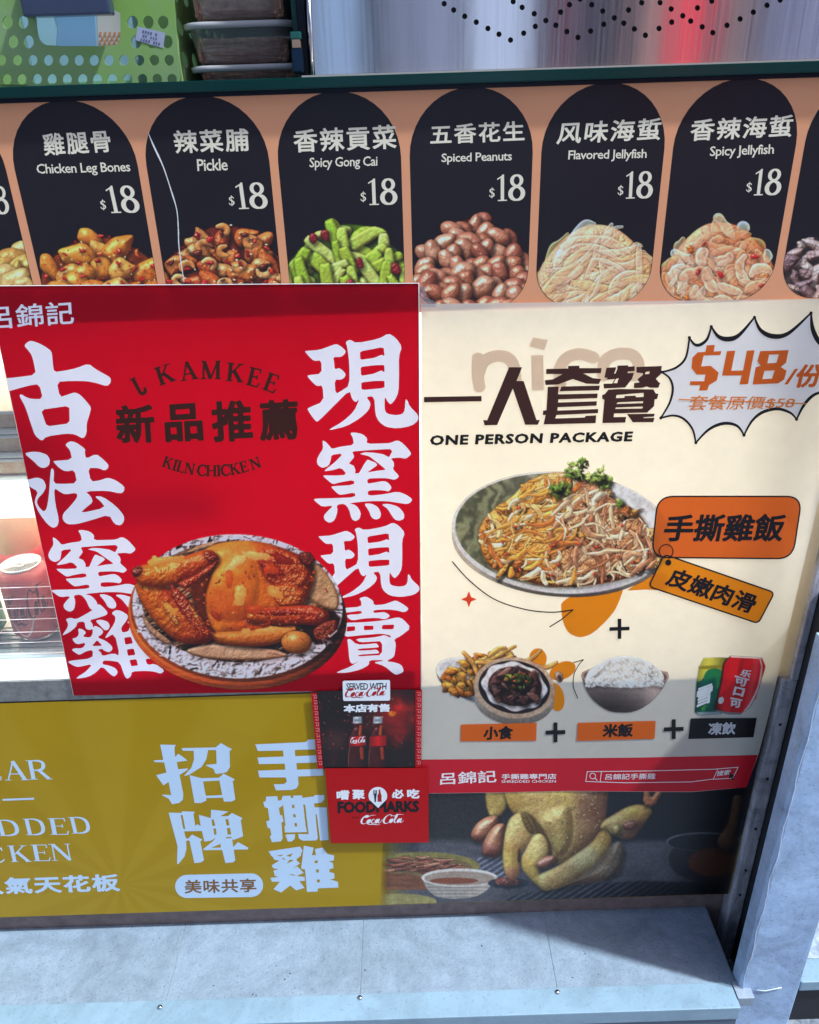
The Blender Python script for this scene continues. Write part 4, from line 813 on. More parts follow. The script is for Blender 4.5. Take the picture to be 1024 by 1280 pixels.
# ------------------------------------------------------------------ counter body
M_board = mat('counter_board', (.10, .075, .065), rough=.6, noise=.3, nscale=40, bump=.1)
M_riser = mat('riser_board', (.26, .185, .165), rough=.7, noise=.35, nscale=60, bump=.2)
M_dark = mat('dark_metal_and_shade', (.012, .012, .016), rough=.6)  # near-black: dark metal bits, and shade put into gaps and recesses as colour
M_alu = mat('weathered_aluminium', (.62, .60, .66), rough=.42, metal=.2, noise=.45, nscale=120, bump=.3, bscale=300, nstretch=(1, 1, .12))
cb = thing('stall_counter', 'food stall counter clad in posters with a green glass top', 'counter', (0, 0, 0))
box('upper_board', -1.2, .457, .0, .03, .9725, 1.152, M_board, cb)
box('shade_panel', .4576, .4594, -.0865, .129, .0, .645, M_dark, cb)  # added black panel: closes the post's shadow and keeps the gap dark
box('lower_board', -1.2, .4375, .0, .03, .133, .5165, M_board, cb)
box('riser', -1.2, .4375, .012, .04, .0, .135, M_riser, cb)
box('back_board', -1.2, .457, .42, .45, .0, 1.15, M_board, cb)
M_gl = mat('green_glass_edge', (.002, .032, .028), rough=.2, spec=.25)
M_gld = mat('dark_glass_edge', (.003, .005, .012), rough=.3, spec=.2)
gt = box('glass_top', -1.2, .75, -.0085, .62, 1.1555, 1.1642, M_gl, cb, bev=.0012)
box('gap_shade_strip', -1.2, .75, -.0035, .3, 1.1522, 1.1554, M_gld, cb)  # near-black strip stands in for the shaded gap under the glass
M_lip = mat('warm_steel_lip', (.62, .55, .46), rough=.35, metal=.4)
box('steel_lip', -.078, .75, -.004, .012, 1.1643, 1.1656, M_lip, cb)
box('added_dark_box', .459, 1.6, .13, .5, 0, 1.15, M_dark, cb)  # added black box, keeps the gap beside the post dark
# upright profile beside the posters
pr = thing('frame_profile', 'weathered aluminium upright between the posters and the metal post', 'profile', (.447, 0, 0))
M_lit = mat('cream_frame_glow', (.86, .78, .62), rough=.4, trans=.55)  # cream colour carries the fridge's warm glow on the upright
box('upright', .438, .4565, -.010, .02, .0, .519, M_alu, pr, bev=.002)
box('upper_trim', .426, .4565, -.0022, .0, .5195, .972, M_lit, pr, bev=.0008)
box('upper_upright', .4485, .4567, -.010, -.0024, .5195, 1.152, M_alu, pr, bev=.001)
for i, z in enumerate((.14, .19, .27, .36, .45)): lathe('rivet', .4475, -.0100, [(.0002, z), (.0018, z + .0004), (.0018, z + .003), (.0002, z + .0034)], M_dark, pr, n=10)

# ------------------------------------------------------------------ stone ledge with metal trim and screws
pl = thing('stone_ledge', 'pale stone ledge with light blue metal front trim under the posters', 'ledge', (0, -.06, 0))
M_trim = mat('painted_trim', (.25, .355, .43), rough=.4, noise=.12, nscale=30, bump=.05)
def sx(a, b):  # a joint between two slabs
    return (atz(*a, .09)[0] + atz(*b, .09)[0]) / 2
joints = [-1.2, atz(10, 1170, .09)[0] - .02, sx((237, 1150), (203, 1250)), sx((455, 1150), (449, 1243)), sx((680, 1150), (697, 1235)), .4145]
for a, b in zip(joints[:-1], joints[1:]): box('stone_slab', a + .0004, b - .0004, -.1015, .0118, .05, .09, M_slab, pl, bev=.0009)
M_grout = mat('joint_grout', (.42, .46, .48), rough=.9)
box('joint_bed', -1.2, .4145, -.1, .0115, .0505, .0888, M_grout, pl)
box('front_trim', -1.2, .4075, -.1365, -.102, .068, .092, M_trim, pl, bev=.0015)
M_cap = mat('trim_cap', (.30, .34, .40), rough=.5, noise=.2, nscale=100)
box('trim_end_cap', .408, .4295, -.1255, -.1025, .078, .094, M_cap, pl, bev=.001)
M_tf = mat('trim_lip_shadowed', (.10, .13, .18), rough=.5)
box('shade_skirt', -1.2, .4065, -.1345, -.11, .0, .0675, M_tf, pl)  # dark tone carries the shade below the trim
M_scr = mat('zinc_screw', (.45, .46, .48), rough=.3, metal=1)
for (px, py) in [(200, 1259), (450, 1247), (697, 1240)]:
    x, y, _ = atz(px, py, .0925); sc_ = lathe('screw', x, y, [(.0032, .0921), (.0032, .0932), (.0022, .0944), (.0004, .0948)], M_scr, pl, n=20)
    box('slot', x - .0024, x + .0024, y - .0004, y + .0004, .0946, .0951, M_dark, sc_)
rnd = random.Random(2)
vs, fs = [], []
for _ in range(120):
    px, py = rnd.uniform(0, 880), rnd.uniform(1160, 1250); x, y, z = atz(px, py, .0903)
    if y > .008 or y < -.1: continue
    r = rnd.uniform(.0002, .0009) * rnd.choice([1, 1, .6, 1.4]); b = len(vs)
    for k in range(6): t = k * 1.047; vs.append((x + r * math.cos(t) * rnd.uniform(.6, 1.2), y + r * math.sin(t) * rnd.uniform(.6, 1.2), .0901))
    vs.append((x, y, .0901 + r * .7)); fs += [(b + k, b + (k + 1) % 6, b + 6) for k in range(6)]
M_grit = mat('dark_grit', (.04, .04, .05), rough=.9)
gr = put('grit', vs, fs, M_grit); gr['kind'] = 'stuff'; gr['label'] = 'dark grit and crumbs lying on the stone ledge'; gr['category'] = 'grit'

# ------------------------------------------------------------------ blue painted post at the right
po = thing('metal_post', 'blue-grey painted metal post in front at the right corner', 'post', (.455, -.10, 0))
M_post = mat('chalky_blue_paint', (.46, .60, .80), rough=.5, noise=.5, nscale=11, bump=.45, bscale=60, color2=(.31, .42, .60))
worn(M_post, .72, 12., .7, 300.); worn(M_alu, .55, 16., .4, 500.); worn(M_trim, .86, 12., .8, 300.)
def post_shape():
    bm = bmesh.new(); X0, X1, Y0, Y1, H = .4155, .4955, -.112, -.088, .645; n = 44; rr = random.Random(8)
    prof = [(X0, Y1), (X0, Y0 + .004), (X0 + .0015, Y0 + .0012), (X0 + .005, Y0)] + [(X0 + (X1 - X0) * t, Y0 - .0002) for t in (.2, .35, .5, .65, .8, .92)] + [(X1 - .003, Y0), (X1, Y0 + .003), (X1, Y1)]
    rows = []
    for i in range(n + 1):
        z = H * i / n; rows.append([bm.verts.new((x + (rr.uniform(-.0007, .0007) if k in (1, 2, 3) else 0), y + (rr.uniform(-.0001, .0001) if 1 < k < 11 else 0), z)) for k, (x, y) in enumerate(prof)])
    for i in range(n):
        for k in range(len(prof) - 1): bm.faces.new([rows[i][k], rows[i][k + 1], rows[i + 1][k + 1], rows[i + 1][k]])
        bm.faces.new([rows[i][-1], rows[i][0], rows[i + 1][0], rows[i + 1][-1]])
    bm.faces.new(rows[-1]); bmesh.ops.recalc_face_normals(bm, faces=bm.faces); return bm
put_bm('tube', post_shape(), M_post, po, smooth=False)
M_weld = mat('pale_weld', (.66, .72, .78), rough=.5)
wp = []
rr = random.Random(3)
for i in range(60): wp.append((.4185 + rr.uniform(-.0006, .0006) + .001 * math.sin(i * .7), -.1126, .06 + i * .0098))
tube('weld_bead', wp, .0006, M_weld, po, n=6)
tube('weld_scar', [(*atz(945, 1237, .09)[:1], -.1135, at(945, 1237, -.113)[2]), (at(956, 1238, -.113)[0], -.1137, at(956, 1238, -.113)[2]), (at(966, 1236, -.113)[0], -.1137, at(966, 1236, -.113)[2]), (at(977, 1234, -.113)[0], -.1135, at(977, 1234, -.113)[2])], .0007, M_weld, po, n=6)
# ledge and paving beyond the post
p2 = thing('side_ledge', 'short pale ledge with trim just right of the metal post', 'ledge', (.6, -.06, 0))
box('stone_slab', .512, 1.2, -.072, .12, .05, .09, stone('side_slab_stone', (.52, .58, .66), (.16, .20, .27), 70, .5), p2, bev=.001)
box('front_trim', .500, 1.2, -.106, -.0735, .074, .092, M_trim, p2, bev=.0015)
box('shade_skirt', .503, 1.2, -.10, -.08, 0, .0735, M_dark, p2)  # near-black face stands in for the shadow below this trim

# ------------------------------------------------------------------ drinks fridge behind the posters
fr = thing('drinks_fridge', 'brightly lit glass fridge behind the red poster at the left', 'fridge', (-.3, .2, .5))
M_white = mat('fridge_liner', (.85, .83, .78), rough=.4)
M_panel = mat('fridge_light_panel', (.9, .9, .85), rough=.5, emit=(1, .86, .64), estr=2.0)
box('light_panel', -1.15, .41, .235, .24, .64, .875, M_panel, fr)
box('back_liner', -1.17, .43, .34, .345, .53, .96, M_white, fr)
box('floor_liner', -1.18, .437, .031, .36, .517, .523, M_white, fr)
box('top_liner', -1.18, .437, .031, .36, .966, .972, M_white, fr)
box('side_liner', .430, .4365, .031, .36, .524, .9655, M_white, fr); box('side_liner', -1.18, -1.174, .031, .36, .524, .9655, M_white, fr)
M_led = mat('fridge_led_tube', (1, 1, 1), emit=(1, .88, .70), estr=2.4)
tube('light_tube', [(-1.1, .10, .957), (.41, .10, .957)], .006, M_led, fr); tube('light_tube', [(-1.1, .12, .535), (.41, .12, .535)], .005, M_led, fr)
tube('light_tube', [(-1.1, .036, .768), (-.335, .036, .768)], .0045, M_led, fr)
M_rail = mat('fridge_rail_metal', (.30, .29, .27), rough=.45, metal=.5, noise=.4, nscale=90)
M_railw = mat('fridge_sill_white', (.80, .86, .88), rough=.35)
box('sill_rail', -1.18, .0, -.001, .012, .5175, .5475, M_rail, fr, bev=.001); box('sill_rail', .001, .437, -.001, .012, .5175, .5235, M_rail, fr, bev=.001)
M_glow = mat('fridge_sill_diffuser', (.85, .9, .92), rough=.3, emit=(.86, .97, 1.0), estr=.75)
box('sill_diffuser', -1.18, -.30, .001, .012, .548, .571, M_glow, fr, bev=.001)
for i in range(7):  # ribbed shelf the cans stand on
    y = .014 + i * .0085; box('shelf_rib', -1.17, -.2, y, y + .0062, .5665, .5745, mat('shelf_rib_grey', (.50, .56, .60), rough=.3, metal=.2), fr, bev=.0012)
box('lower_shelf', -1.17, -.2, .075, .33, .566, .5735, M_white, fr)
box('upper_shelf', -1.17, -.2, .03, .30, .772, .788, M_glow, fr, bev=.001)  # shelf given emission for its bright look, not a lamp itself
box('shelf_front', -1.17, -.2, .022, .0295, .752, .790, mat('shelf_front_glow', (.9, .9, .9), rough=.3, emit=(1, .97, .9), estr=.8), fr, bev=.001)  # emission stands in for the bright light on the shelf front
M_pane = clear_mat('fridge_glass', (.97, .99, .98), .03, .02)
box('glass_pane', -1.18, .4365, .013, .0155, .524, .972, M_pane, fr)
M_wire = mat('pale_wire_glow', (.9, .8, .78), rough=.4, emit=(1, .85, .8), estr=.25)  # slight emission brightens these pale lines; the wires are no lamps
for py in (734, 748.5, 760, 774, 790, 803, 817):
    z = at(40, py, .012)[2]; tube('pale_wire', [(-.60, .0122, z), (-.33, .0122, z)], .00035, M_wire, fr, n=5)

M_can = mat('can_red_paint', (.80, .13, .11), rough=.35, coat=.2); M_tin = mat('can_tin', (.8, .8, .78), rough=.25, metal=.9)
M_cang = mat('can_green_paint', (.05, .38, .16), rough=.3, metal=.3); M_scrd = mat('can_script_dark', (.16, .03, .03), rough=.4)
CANP = [(.022, .0), (.026, .002), (.0255, .004), (.033, .013), (.033, .100), (.0262, .1115), (.0265, .1145), (.025, .1155), (.0245, .1125)]
def can(name, label, x, y, z, m, sc=.86, script=False, grp='drink cans in the fridge'):
    t = thing(name, label, 'can', (x, y, z), grp)
    lathe('body', x, y, [(r * sc, z + h * sc) for r, h in CANP[2:6]], m, t, n=48)
    lathe('lid', x, y, [(r * sc, z + h * sc) for r, h in CANP[5:]], M_tin, t, n=40); lathe('foot', x, y, [(r * sc, z + h * sc) for r, h in CANP[:3]], M_tin, t, n=32)
    tube('ring_pull', [(x + .007 * sc * math.cos(a), y - .005 + .004 * math.sin(a), z + .1150 * sc) for a in np.linspace(0, 6.1, 14)], .0012, M_tin, t, n=6)
    if script:
        vs, fs = SCRIPT; R_ = .0333 * sc
        V = []
        for (u, v) in vs:
            a = -math.pi / 2 + (u - 1.9) * .5 + .3; V.append((x + R_ * math.cos(a), y + R_ * math.sin(a), z + .042 * sc + v * .036 + (u - 1.8) * .004))
        put('script_lettering', V, fs, M_scrd, t)
        rb = union(ribbon(curve([(0, .9), (.9, 0), (1.8, -.3), (2.6, .25), (3.4, 1.6)], 5), [.25] * 21)[:])
        V = [(x + R_ * math.cos(-math.pi / 2 + (u - 1.9) * .3), y + R_ * math.sin(-math.pi / 2 + (u - 1.9) * .3), z + .02 * sc + v * .014) for u, v in rb[0]]
        put('wave_band', V, rb[1], mat('can_wave_pink', (.9, .5, .45), rough=.3), t)
    return t
cx, cy = at(42, 760, .062)[0], .062
can('soda_can', 'red soda can with dark script lettering in the fridge left of the red poster', cx, cy, .5748, M_can, script=True)
can('soda_can', 'green soda can at the left edge of the photo in the fridge', cx - .069, .060, .5748, M_cang)
can('soda_can', 'red soda can half hidden behind the red poster in the fridge', cx + .062, .075, .5748, M_can)
can('soda_can', 'red soda can standing behind the front cans in the fridge', cx + .028, .135, .5748, M_can)
M_pet = mat('cola_bottle_plastic', (.72, .42, .26), rough=.15, spec=.6); M_cap2 = mat('red_bottle_cap', (.75, .12, .08), rough=.4); M_lab = mat('bottle_label_red', (.75, .10, .08), rough=.4)
for (bx, by, lb) in [(cx - .045, .15, 'tall cola bottle with red label behind the cans, left one in the fridge'), (cx - .002 + .06, .19, 'cola bottle with red cap behind the cans, right one in the fridge')]:
    t = thing('soda_bottle', lb, 'bottle', (bx, by, .5745), 'soda bottles in the fridge')
    lathe('body', bx, by, [(.026, .5745), (.03, .58), (.03, .62), (.028, .64), (.031, .66), (.031, .69), (.024, .71), (.013, .728), (.012, .738)], M_pet, t)
    lathe('label', bx, by, [(.0313, .628), (.0313, .652)], M_lab, t); lathe('cap', bx, by, [(.0145, .737), (.0145, .75), (.012, .752)], M_cap2, t)
# boxed snacks on the upper shelf
M_snk = mat('snack_tray_food', (.72, .40, .22), rough=.6, noise=.7, nscale=130, color2=(.85, .72, .5)); M_tray = mat('snack_tray_plastic', (.85, .82, .74), rough=.35)
for i in range(3):
    z = .7885 + i * .027; t = thing('snack_tray', ['bottom snack tray on the upper fridge shelf', 'middle snack tray stacked in the fridge', 'top snack tray stacked in the fridge'][i], 'tray', (-.44, .12, z), 'snack trays stacked in the fridge')
    box('tray', -.56, -.34, .04, .22, z, z + .006, M_tray, t, bev=.002); box('filling', -.555, -.345, .044, .216, z + .0062, z + .0225, M_snk, t, bev=.004); box('lid', -.56, -.34, .04, .22, z + .0227, z + .0262, M_tray, t, bev=.001)

# ================================================================== posters
def paper(name, c, trans=0., noise=.05, rough=.40, bump=.16, bs=9, **k): k.setdefault('spec', .22); return mat(name, c, rough=rough, trans=trans, noise=noise, nscale=9, bump=bump, bscale=bs, **k)
dL = .00009
# ---- menu strip
ms_ = thing('menu_banner', 'copper menu banner with dark arched dish panels under the glass top', 'menu', (0, -.0012, 1.06))
SM = Sheet(-.0012)
M_cop = paper('copper_print', (.88, .37, .185), noise=.06)
pq = lambda x, z, y=0.: proj(x, y, z)
flat('backing_sheet', ([pq(-1.2, 1.1535), pq(.457, 1.1535), pq(.457, .9665), pq(-1.2, .9665)], [(0, 1, 2, 3)]), SM, 0, M_cop, ms_)
M_navy = paper('navy_print', ink(34, 31, 38), noise=.1, rough=.3, bump=.12); M_cream = paper('cream_print', (.93, .80, .60), noise=.04)
def rrect(x0, x1, z0, z1, r, n=10, r2=None):
    o = []; r2 = r if r2 is None else r2
    for cx_, cz_, a0, q in ((x1 - r, z1 - r, 0, r), (x0 + r, z1 - r, 90, r), (x0 + r2, z0 + r2, 180, r2), (x1 - r2, z0 + r2, 270, r2)):
        for k in range(n + 1): a = math.radians(a0 + 90 * k / n); o.append((cx_ + q * math.cos(a), cz_ + q * math.sin(a)))
    return o
picm = picture_mat('food_print'); 
G0, GP = -.3383, .1149
cards = [
 (-1, 'left', 'Dish', None, None, None, None), (0, 'bones', '雞腿骨', [(52, 167), (136, 162), (140, 190), (56, 195)], 'Chicken Leg Bones', [(45, 205), (162, 202), (164, 218), (47, 221)], (132, 232, 171, 266)),
 (1, 'pickle', '辣菜脯', [(216, 163), (310, 160), (312, 189), (219, 192)], 'Pickle', [(246, 199), (284, 198), (285, 213), (247, 214)], (293, 228, 332, 261)),
 (2, 'gong', '香辣貢菜', [(366, 162), (495, 155), (496, 186), (368, 191)], 'Spicy Gong Cai', [(387, 197), (472, 195), (472, 211), (387, 213)], (458, 223, 495, 256)),
 (3, 'peanut', '五香花生', [(538, 156), (655, 151), (656, 176), (538, 181)], 'Spiced Peanuts', [(552, 192), (640, 189), (640, 204), (552, 206)], (619, 218, 655, 251)),
 (4, 'jelly', '风味海蜇', [(699, 153), (828, 147), (825, 175), (695, 181)], 'Flavored Jellyfish', [(711, 188), (809, 186), (808, 201), (710, 203)], (780, 214, 815, 248)),
 (5, 'spicyjelly', '香辣海蜇', [(865, 149), (993, 143), (989, 171), (862, 177)], 'Spicy Jellyfish', [(888, 183), (968, 180), (967, 196), (887, 199)], (941, 211, 976, 244)),
 (6, 'ear', 'Dish', None, None, None, None)]
edges = {-1: (0, 46), 0: (52, 199), 1: (207, 356), 2: (362, 509), 3: (518, 667), 4: (672, 821), 5: (829, 971), 6: (976, 1050)}
tops = {-1: 312, 0: 292, 1: 278, 2: 276, 3: 269, 4: 279, 5: 276, 6: 292}
slant = {0: .22, 1: .14, 2: .04, 3: 0., 4: -.05, 5: -.12}
for (i, kind, zh, q1, en, q2, q3) in cards:
    x0, x1 = G0 + GP * i + .0038, G0 + GP * (i + 1) - .0038
    if i == 6: x1 = .4565
    rp = rrect(x0, x1, .968, 1.1532, .052 if i < 6 else .05, r2=.034); outline = [pq(x, z) for x, z in rp]
    card = flat('menu_card', tess(outline), SM, dL, M_navy, ms_)
    a, b = edges[i]; pc = pic_menu(kind, a, b, tops[i], 384 if i > 2 else 362, 40 + i)
    pc.clip([pq(x, z) for x, z in rrect(x0 + .0004, x1 - .0004, .9682, 1.1532, .05, r2=.034)])
    pc.make('food_picture', SM, 2 * dL, picm, card, k=1.04)
    if q1:
        text('title_lettering', zh, q1, SM, 2 * dL, M_cream, card, off=.02, space=1.12)
        text('dish_name', en, q2, SM, 2 * dL, M_cream, card, off=.012, space=.93)
        X0, Y0, X1, Y1 = q3; s = slant[i]; H = Y1 - Y0; m_ = (X0 + X1) / 2 - 2
        f1 = serif_vf('1', [(X0 - s * H * .5 + 1, Y0 + .5), (m_ - s * H * .5, Y0), (m_ + s * H * .5, Y1), (X0 + s * H * .5 + 1, Y1 + .5)])
        f8 = serif_vf('8', [(m_ - s * H * .5, Y0 + .3), (X1 - s * H * .5 + 2, Y0 - .8), (X1 + s * H * .5 + 2, Y1 - .8), (m_ + s * H * .5, Y1 + .2)])
        fd = serif_vf('$', [(X0 - 8, Y1 - 16), (X0, Y1 - 16.4), (X0 + s * 8, Y1 - 4), (X0 - 8 + s * 8, Y1 - 3.5)])
        flat('price', joinvf([f1, f8, fd]), SM, 2 * dL, M_cream, card)
    elif i == -1:
        flat('price', serif_vf('8', [(-10, 233), (8, 232), (13, 267), (-5, 268)]), SM, 2 * dL, M_cream, card)
    if i == 1:
        M_tear = mat('tear_white', (.85, .82, .76), rough=.6)
        rb = union(ribbon(curve([(185, 165), (192, 182), (204, 208), (214, 238), (221, 262), (223, 285), (224, 310), (230, 352)], 4), [.5, .8, 1.2, 1.6, 2, 2, 2.2, 1.8, 1.4, 1.4, 1.2, 1.2, 1.4, 1.8, 1.5, 1.2, 1.2, 1.2, 1.0, 1.4, 1.2, 1.6, 1.2, 1.4, 1.2, 1.4, 1.2, 1, .8][:29]))
        flat('tear', rb, SM, 3 * dL, M_tear, card, label='white tear line running down the pickle panel')

# ---- gold banner with the raw chicken photograph
gb = thing('gold_banner', 'gold banner advertising shredded chicken, a raw chicken photo at its right end', 'banner', (0, -.0012, .32))
SG = Sheet(-.0012)
M_gold = paper('gold_print', ink(158, 128, 4), rough=.36, noise=.06, bump=.3, bs=11)
# sunburst rays, part of the print
n_ = M_gold.node_tree; L_ = n_.links; mxn = n_.nodes[M_gold['mix']]
geo = n_.nodes.new('ShaderNodeNewGeometry'); sp_ = n_.nodes.new('ShaderNodeSeparateXYZ'); L_.new(geo.outputs['Position'], sp_.inputs[0])
c0 = at(150, 1105)
sa = n_.nodes.new('ShaderNodeMath'); sa.operation = 'SUBTRACT'; sa.inputs[1].default_value = c0[0]; L_.new(sp_.outputs[0], sa.inputs[0])
sb = n_.nodes.new('ShaderNodeMath'); sb.operation = 'SUBTRACT'; sb.inputs[1].default_value = c0[2]; L_.new(sp_.outputs[2], sb.inputs[0])
ta = n_.nodes.new('ShaderNodeMath'); ta.operation = 'ARCTAN2'; L_.new(sa.outputs[0], ta.inputs[0]); L_.new(sb.outputs[0], ta.inputs[1])
mu = n_.nodes.new('ShaderNodeMath'); mu.operation = 'MULTIPLY'; mu.inputs[1].default_value = 13; L_.new(ta.outputs[0], mu.inputs[0])
si = n_.nodes.new('ShaderNodeMath'); si.operation = 'SINE'; L_.new(mu.outputs[0], si.inputs[0])
mr = n_.nodes.new('ShaderNodeMapRange'); mr.inputs[1].default_value = -.35; mr.inputs[2].default_value = .35; mr.inputs[3].default_value = 0; mr.inputs[4].default_value = .16; L_.new(si.outputs[0], mr.inputs[0])
m2 = n_.nodes.new('ShaderNodeMix'); m2.data_type = 'RGBA'; m2.inputs[7].default_value = (*ink(176, 152, 48), 1); L_.new(mr.outputs[0], m2.inputs[0]); L_.new(mxn.outputs[2], m2.inputs[6]); L_.new(m2.outputs[2], n_.nodes['Principled BSDF'].inputs['Base Color'])
zt, zb = .5148, .1305
gbo = [pq(-1.1, zt), pq(.437, zt), pq(.437, zb), pq(-1.1, zb)]
flat('backing_sheet', (gbo, [(0, 1, 2, 3)]), SG, 0, M_gold, gb)
pc = pic_raw(); pc.clip([pq(.02 - .06, .4), pq(.436, .4), pq(.436, zb + .0005), pq(-.06, zb + .0005)])
fade = sst(470, 492, pc.X); pc.a *= fade; pc.make('chicken_photo', SG, dL, picm, gb)
poly('photo_backdrop', [pq(.385, .5140), pq(.4368, .5140), pq(.4368, .25), pq(.385, .25)], SG, dL * .5, paper('navy_photo_ground', (.012, .016, .04)), gb)
M_wg = paper('white_print_on_gold', ink(182, 206, 238), noise=.05); M_gt = paper('brown_print_on_white', ink(120, 84, 40))
def GP_(o, s, pts): return [(o[0] + x * s, o[1] + y * s) for x, y in pts]
def glyph(name, o, s, polys, S, lift, m, parent, smooth=0, tf=None, maxlen=None):
    vf = []
    for pg in polys:
        outer, holes = (pg if isinstance(pg, tuple) else (pg, ()))
        f = (lambda P: [(o[0] + tf(x, y)[0] * s, o[1] + tf(x, y)[1] * s) for x, y in P]) if tf else (lambda P: GP_(o, s, P))
        a = f(outer); h = [f(q) for q in holes]
        if smooth: a = chaikin(a, smooth); h = [chaikin(q, 1, .12) for q in h]
        vf.append(tess(a, h))
    return flat(name, joinvf(vf), S, lift, m, parent, maxlen)
S12 = .1171875
glyph('printed_character', (190, 920), S12, [
 [(88, 92), (255, 95), (240, 125), (248, 225), (282, 188), (382, 262), (265, 278), (280, 355), (385, 345), (380, 362), (295, 415), (335, 620), (330, 680), (290, 715), (215, 728), (180, 670), (110, 632), (112, 625), (205, 630), (178, 490), (122, 527), (45, 418), (155, 390), (130, 282), (30, 278), (18, 260), (122, 255)],
 [(315, 130), (680, 122), (735, 75), (855, 142), (828, 158), (832, 330), (800, 385), (750, 398), (680, 405), (655, 350), (575, 315), (580, 308), (690, 298), (685, 150), (600, 150), (580, 250), (530, 330), (400, 412), (345, 428), (350, 415), (420, 340), (450, 250), (445, 158), (330, 157)],
 ([(402, 418), (530, 450), (715, 445), (765, 402), (885, 462), (862, 485), (890, 680), (850, 700), (768, 700), (758, 658), (580, 662), (580, 690), (520, 715), (455, 715)], [[(545, 485), (720, 475), (750, 630), (575, 638)]])], SG, dL, M_wg, gb)
glyph('printed_character', (205, 1005), S12, [([(50, 92), (190, 95), (192, 78), (330, 82), (315, 110), (335, 235), (355, 215), (392, 235), (372, 115), (500, 150), (503, 60), (690, 80), (600, 130), (685, 130), (725, 95), (838, 150), (820, 175), (845, 345), (740, 385), (728, 372), (740, 460), (790, 405), (903, 468), (890, 485), (745, 487), (762, 600), (740, 622), (655, 630), (622, 490), (430, 492), (415, 485), (520, 400), (555, 358), (500, 392), (432, 402), (405, 288), (215, 292), (235, 365), (260, 368), (300, 325), (412, 380), (388, 400), (428, 600), (390, 625), (325, 630), (272, 390), (238, 392), (240, 480), (220, 560), (155, 640), (140, 640), (145, 450)],
 [[(178, 120), (200, 118), (228, 265), (208, 268)], [(508, 165), (530, 165), (548, 230), (518, 235)], [(527, 262), (555, 262), (562, 325), (538, 330)], [(655, 165), (685, 160), (700, 228), (670, 230)], [(672, 258), (705, 255), (718, 325), (680, 328)], [(660, 355), (722, 350), (720, 364), (665, 368)], [(500, 468), (604, 425), (608, 465)]])], SG, dL, M_wg, gb)
glyph('printed_character', (310, 915), S12, [[(78, 132), (620, 108), (640, 82), (715, 78), (720, 185), (500, 192), (505, 258), (728, 248), (735, 325), (518, 332), (522, 402), (800, 392), (805, 465), (535, 475), (540, 560), (520, 600), (470, 618), (298, 622), (275, 558), (385, 555), (415, 530), (405, 485), (122, 485), (108, 412), (400, 402), (392, 338), (118, 342), (102, 272), (380, 262), (375, 198), (105, 202)]], SG, dL, M_wg, gb)
glyph('printed_character', (320, 985), S12, [
 [(108, 92), (228, 88), (235, 135), (273, 130), (288, 185), (245, 215), (258, 290), (280, 290), (295, 360), (272, 370), (285, 540), (265, 570), (170, 578), (148, 515), (165, 505), (152, 430), (125, 425), (110, 355), (145, 345), (128, 215), (92, 205), (78, 150), (105, 140)],
 ([(273, 130), (285, 85), (370, 82), (375, 108), (398, 105), (400, 80), (492, 80), (497, 105), (500, 175), (505, 180), (530, 400), (545, 470), (310, 475), (305, 410), (315, 400), (290, 185)], [[(382, 180), (410, 180), (412, 215), (388, 215)], [(395, 280), (422, 280), (425, 312), (400, 312)], [(410, 375), (437, 375), (440, 410), (415, 410)]]),
 [(497, 105), (620, 90), (628, 75), (728, 75), (730, 120), (700, 155), (622, 165), (625, 205), (755, 208), (775, 555), (685, 560), (650, 280), (635, 282), (660, 540), (640, 560), (500, 562), (460, 540), (450, 490), (545, 492), (562, 495), (525, 178), (500, 175)],
 [(330, 495), (418, 492), (415, 540), (380, 572), (340, 570), (315, 505)]], SG, dL, M_wg, gb)
glyph('printed_character', (320, 985), S12, [
 ([(135, 675), (470, 625), (498, 665), (482, 700), (480, 720), (430, 765), (470, 805), (385, 865), (440, 835), (510, 905), (435, 938), (490, 945), (520, 950), (522, 990), (465, 992), (518, 1065), (430, 1092), (365, 1040), (270, 1115), (188, 1080), (255, 1000), (170, 1000), (155, 958), (240, 950), (200, 935), (188, 880), (245, 865), (185, 858), (168, 825), (250, 775), (195, 765), (180, 735), (165, 725)], [[(215, 722), (295, 710), (265, 728)], [(325, 722), (395, 695), (370, 735)], [(275, 755), (290, 745), (325, 770)], [(330, 808), (360, 765), (405, 770)], [(350, 918), (410, 925), (420, 936), (385, 932)]]),
 ([(512, 615), (615, 635), (598, 718), (640, 715), (630, 650), (712, 635), (765, 705), (835, 720), (830, 775), (775, 782), (820, 800), (828, 855), (785, 865), (782, 895), (835, 910), (838, 965), (790, 975), (875, 1000), (880, 1062), (665, 1070), (655, 1105), (545, 1108), (524, 870), (482, 860), (495, 760)], [[(625, 775), (660, 773), (662, 800), (628, 802)], [(640, 870), (670, 868), (672, 900), (645, 903)], [(650, 978), (680, 975), (682, 1005), (652, 1008)]])], SG, dL, M_wg, gb)
def row(spec, S, lift, m, parent, name='lettering'):
    flat(name, joinvf([serif_vf(c, [(a, b), (c2, b - .012 * (c2 - a)), (c2 + sl, d - .012 * (c2 - a)), (a + sl, d)]) for c, a, b, c2, d, sl in spec]), S, lift, m, parent)
row([('L', -20, 953, -2, 975.5, 5), ('A', 2, 951.5, 31, 975.5, 5), ('R', 31, 950.5, 61, 974.5, 5)], SG, dL, M_wg, gb)
poly('rule_line', [(3, 998.6), (42.5, 997.2), (43, 999.6), (3.5, 1001)], SG, dL, M_wg, gb)
flat('lettering', serif_vf('S', [(-12, 993), (-1, 993), (1, 1007), (-10, 1007)]), SG, dL, M_wg, gb)
row([('D', -8, 1025, 23, 1045, 6), ('D', 27, 1023.5, 56, 1044, 5), ('E', 58, 1023, 84, 1043.5, 4), ('D', 84, 1021.5, 112, 1042, 5)], SG, dL, M_wg, gb)
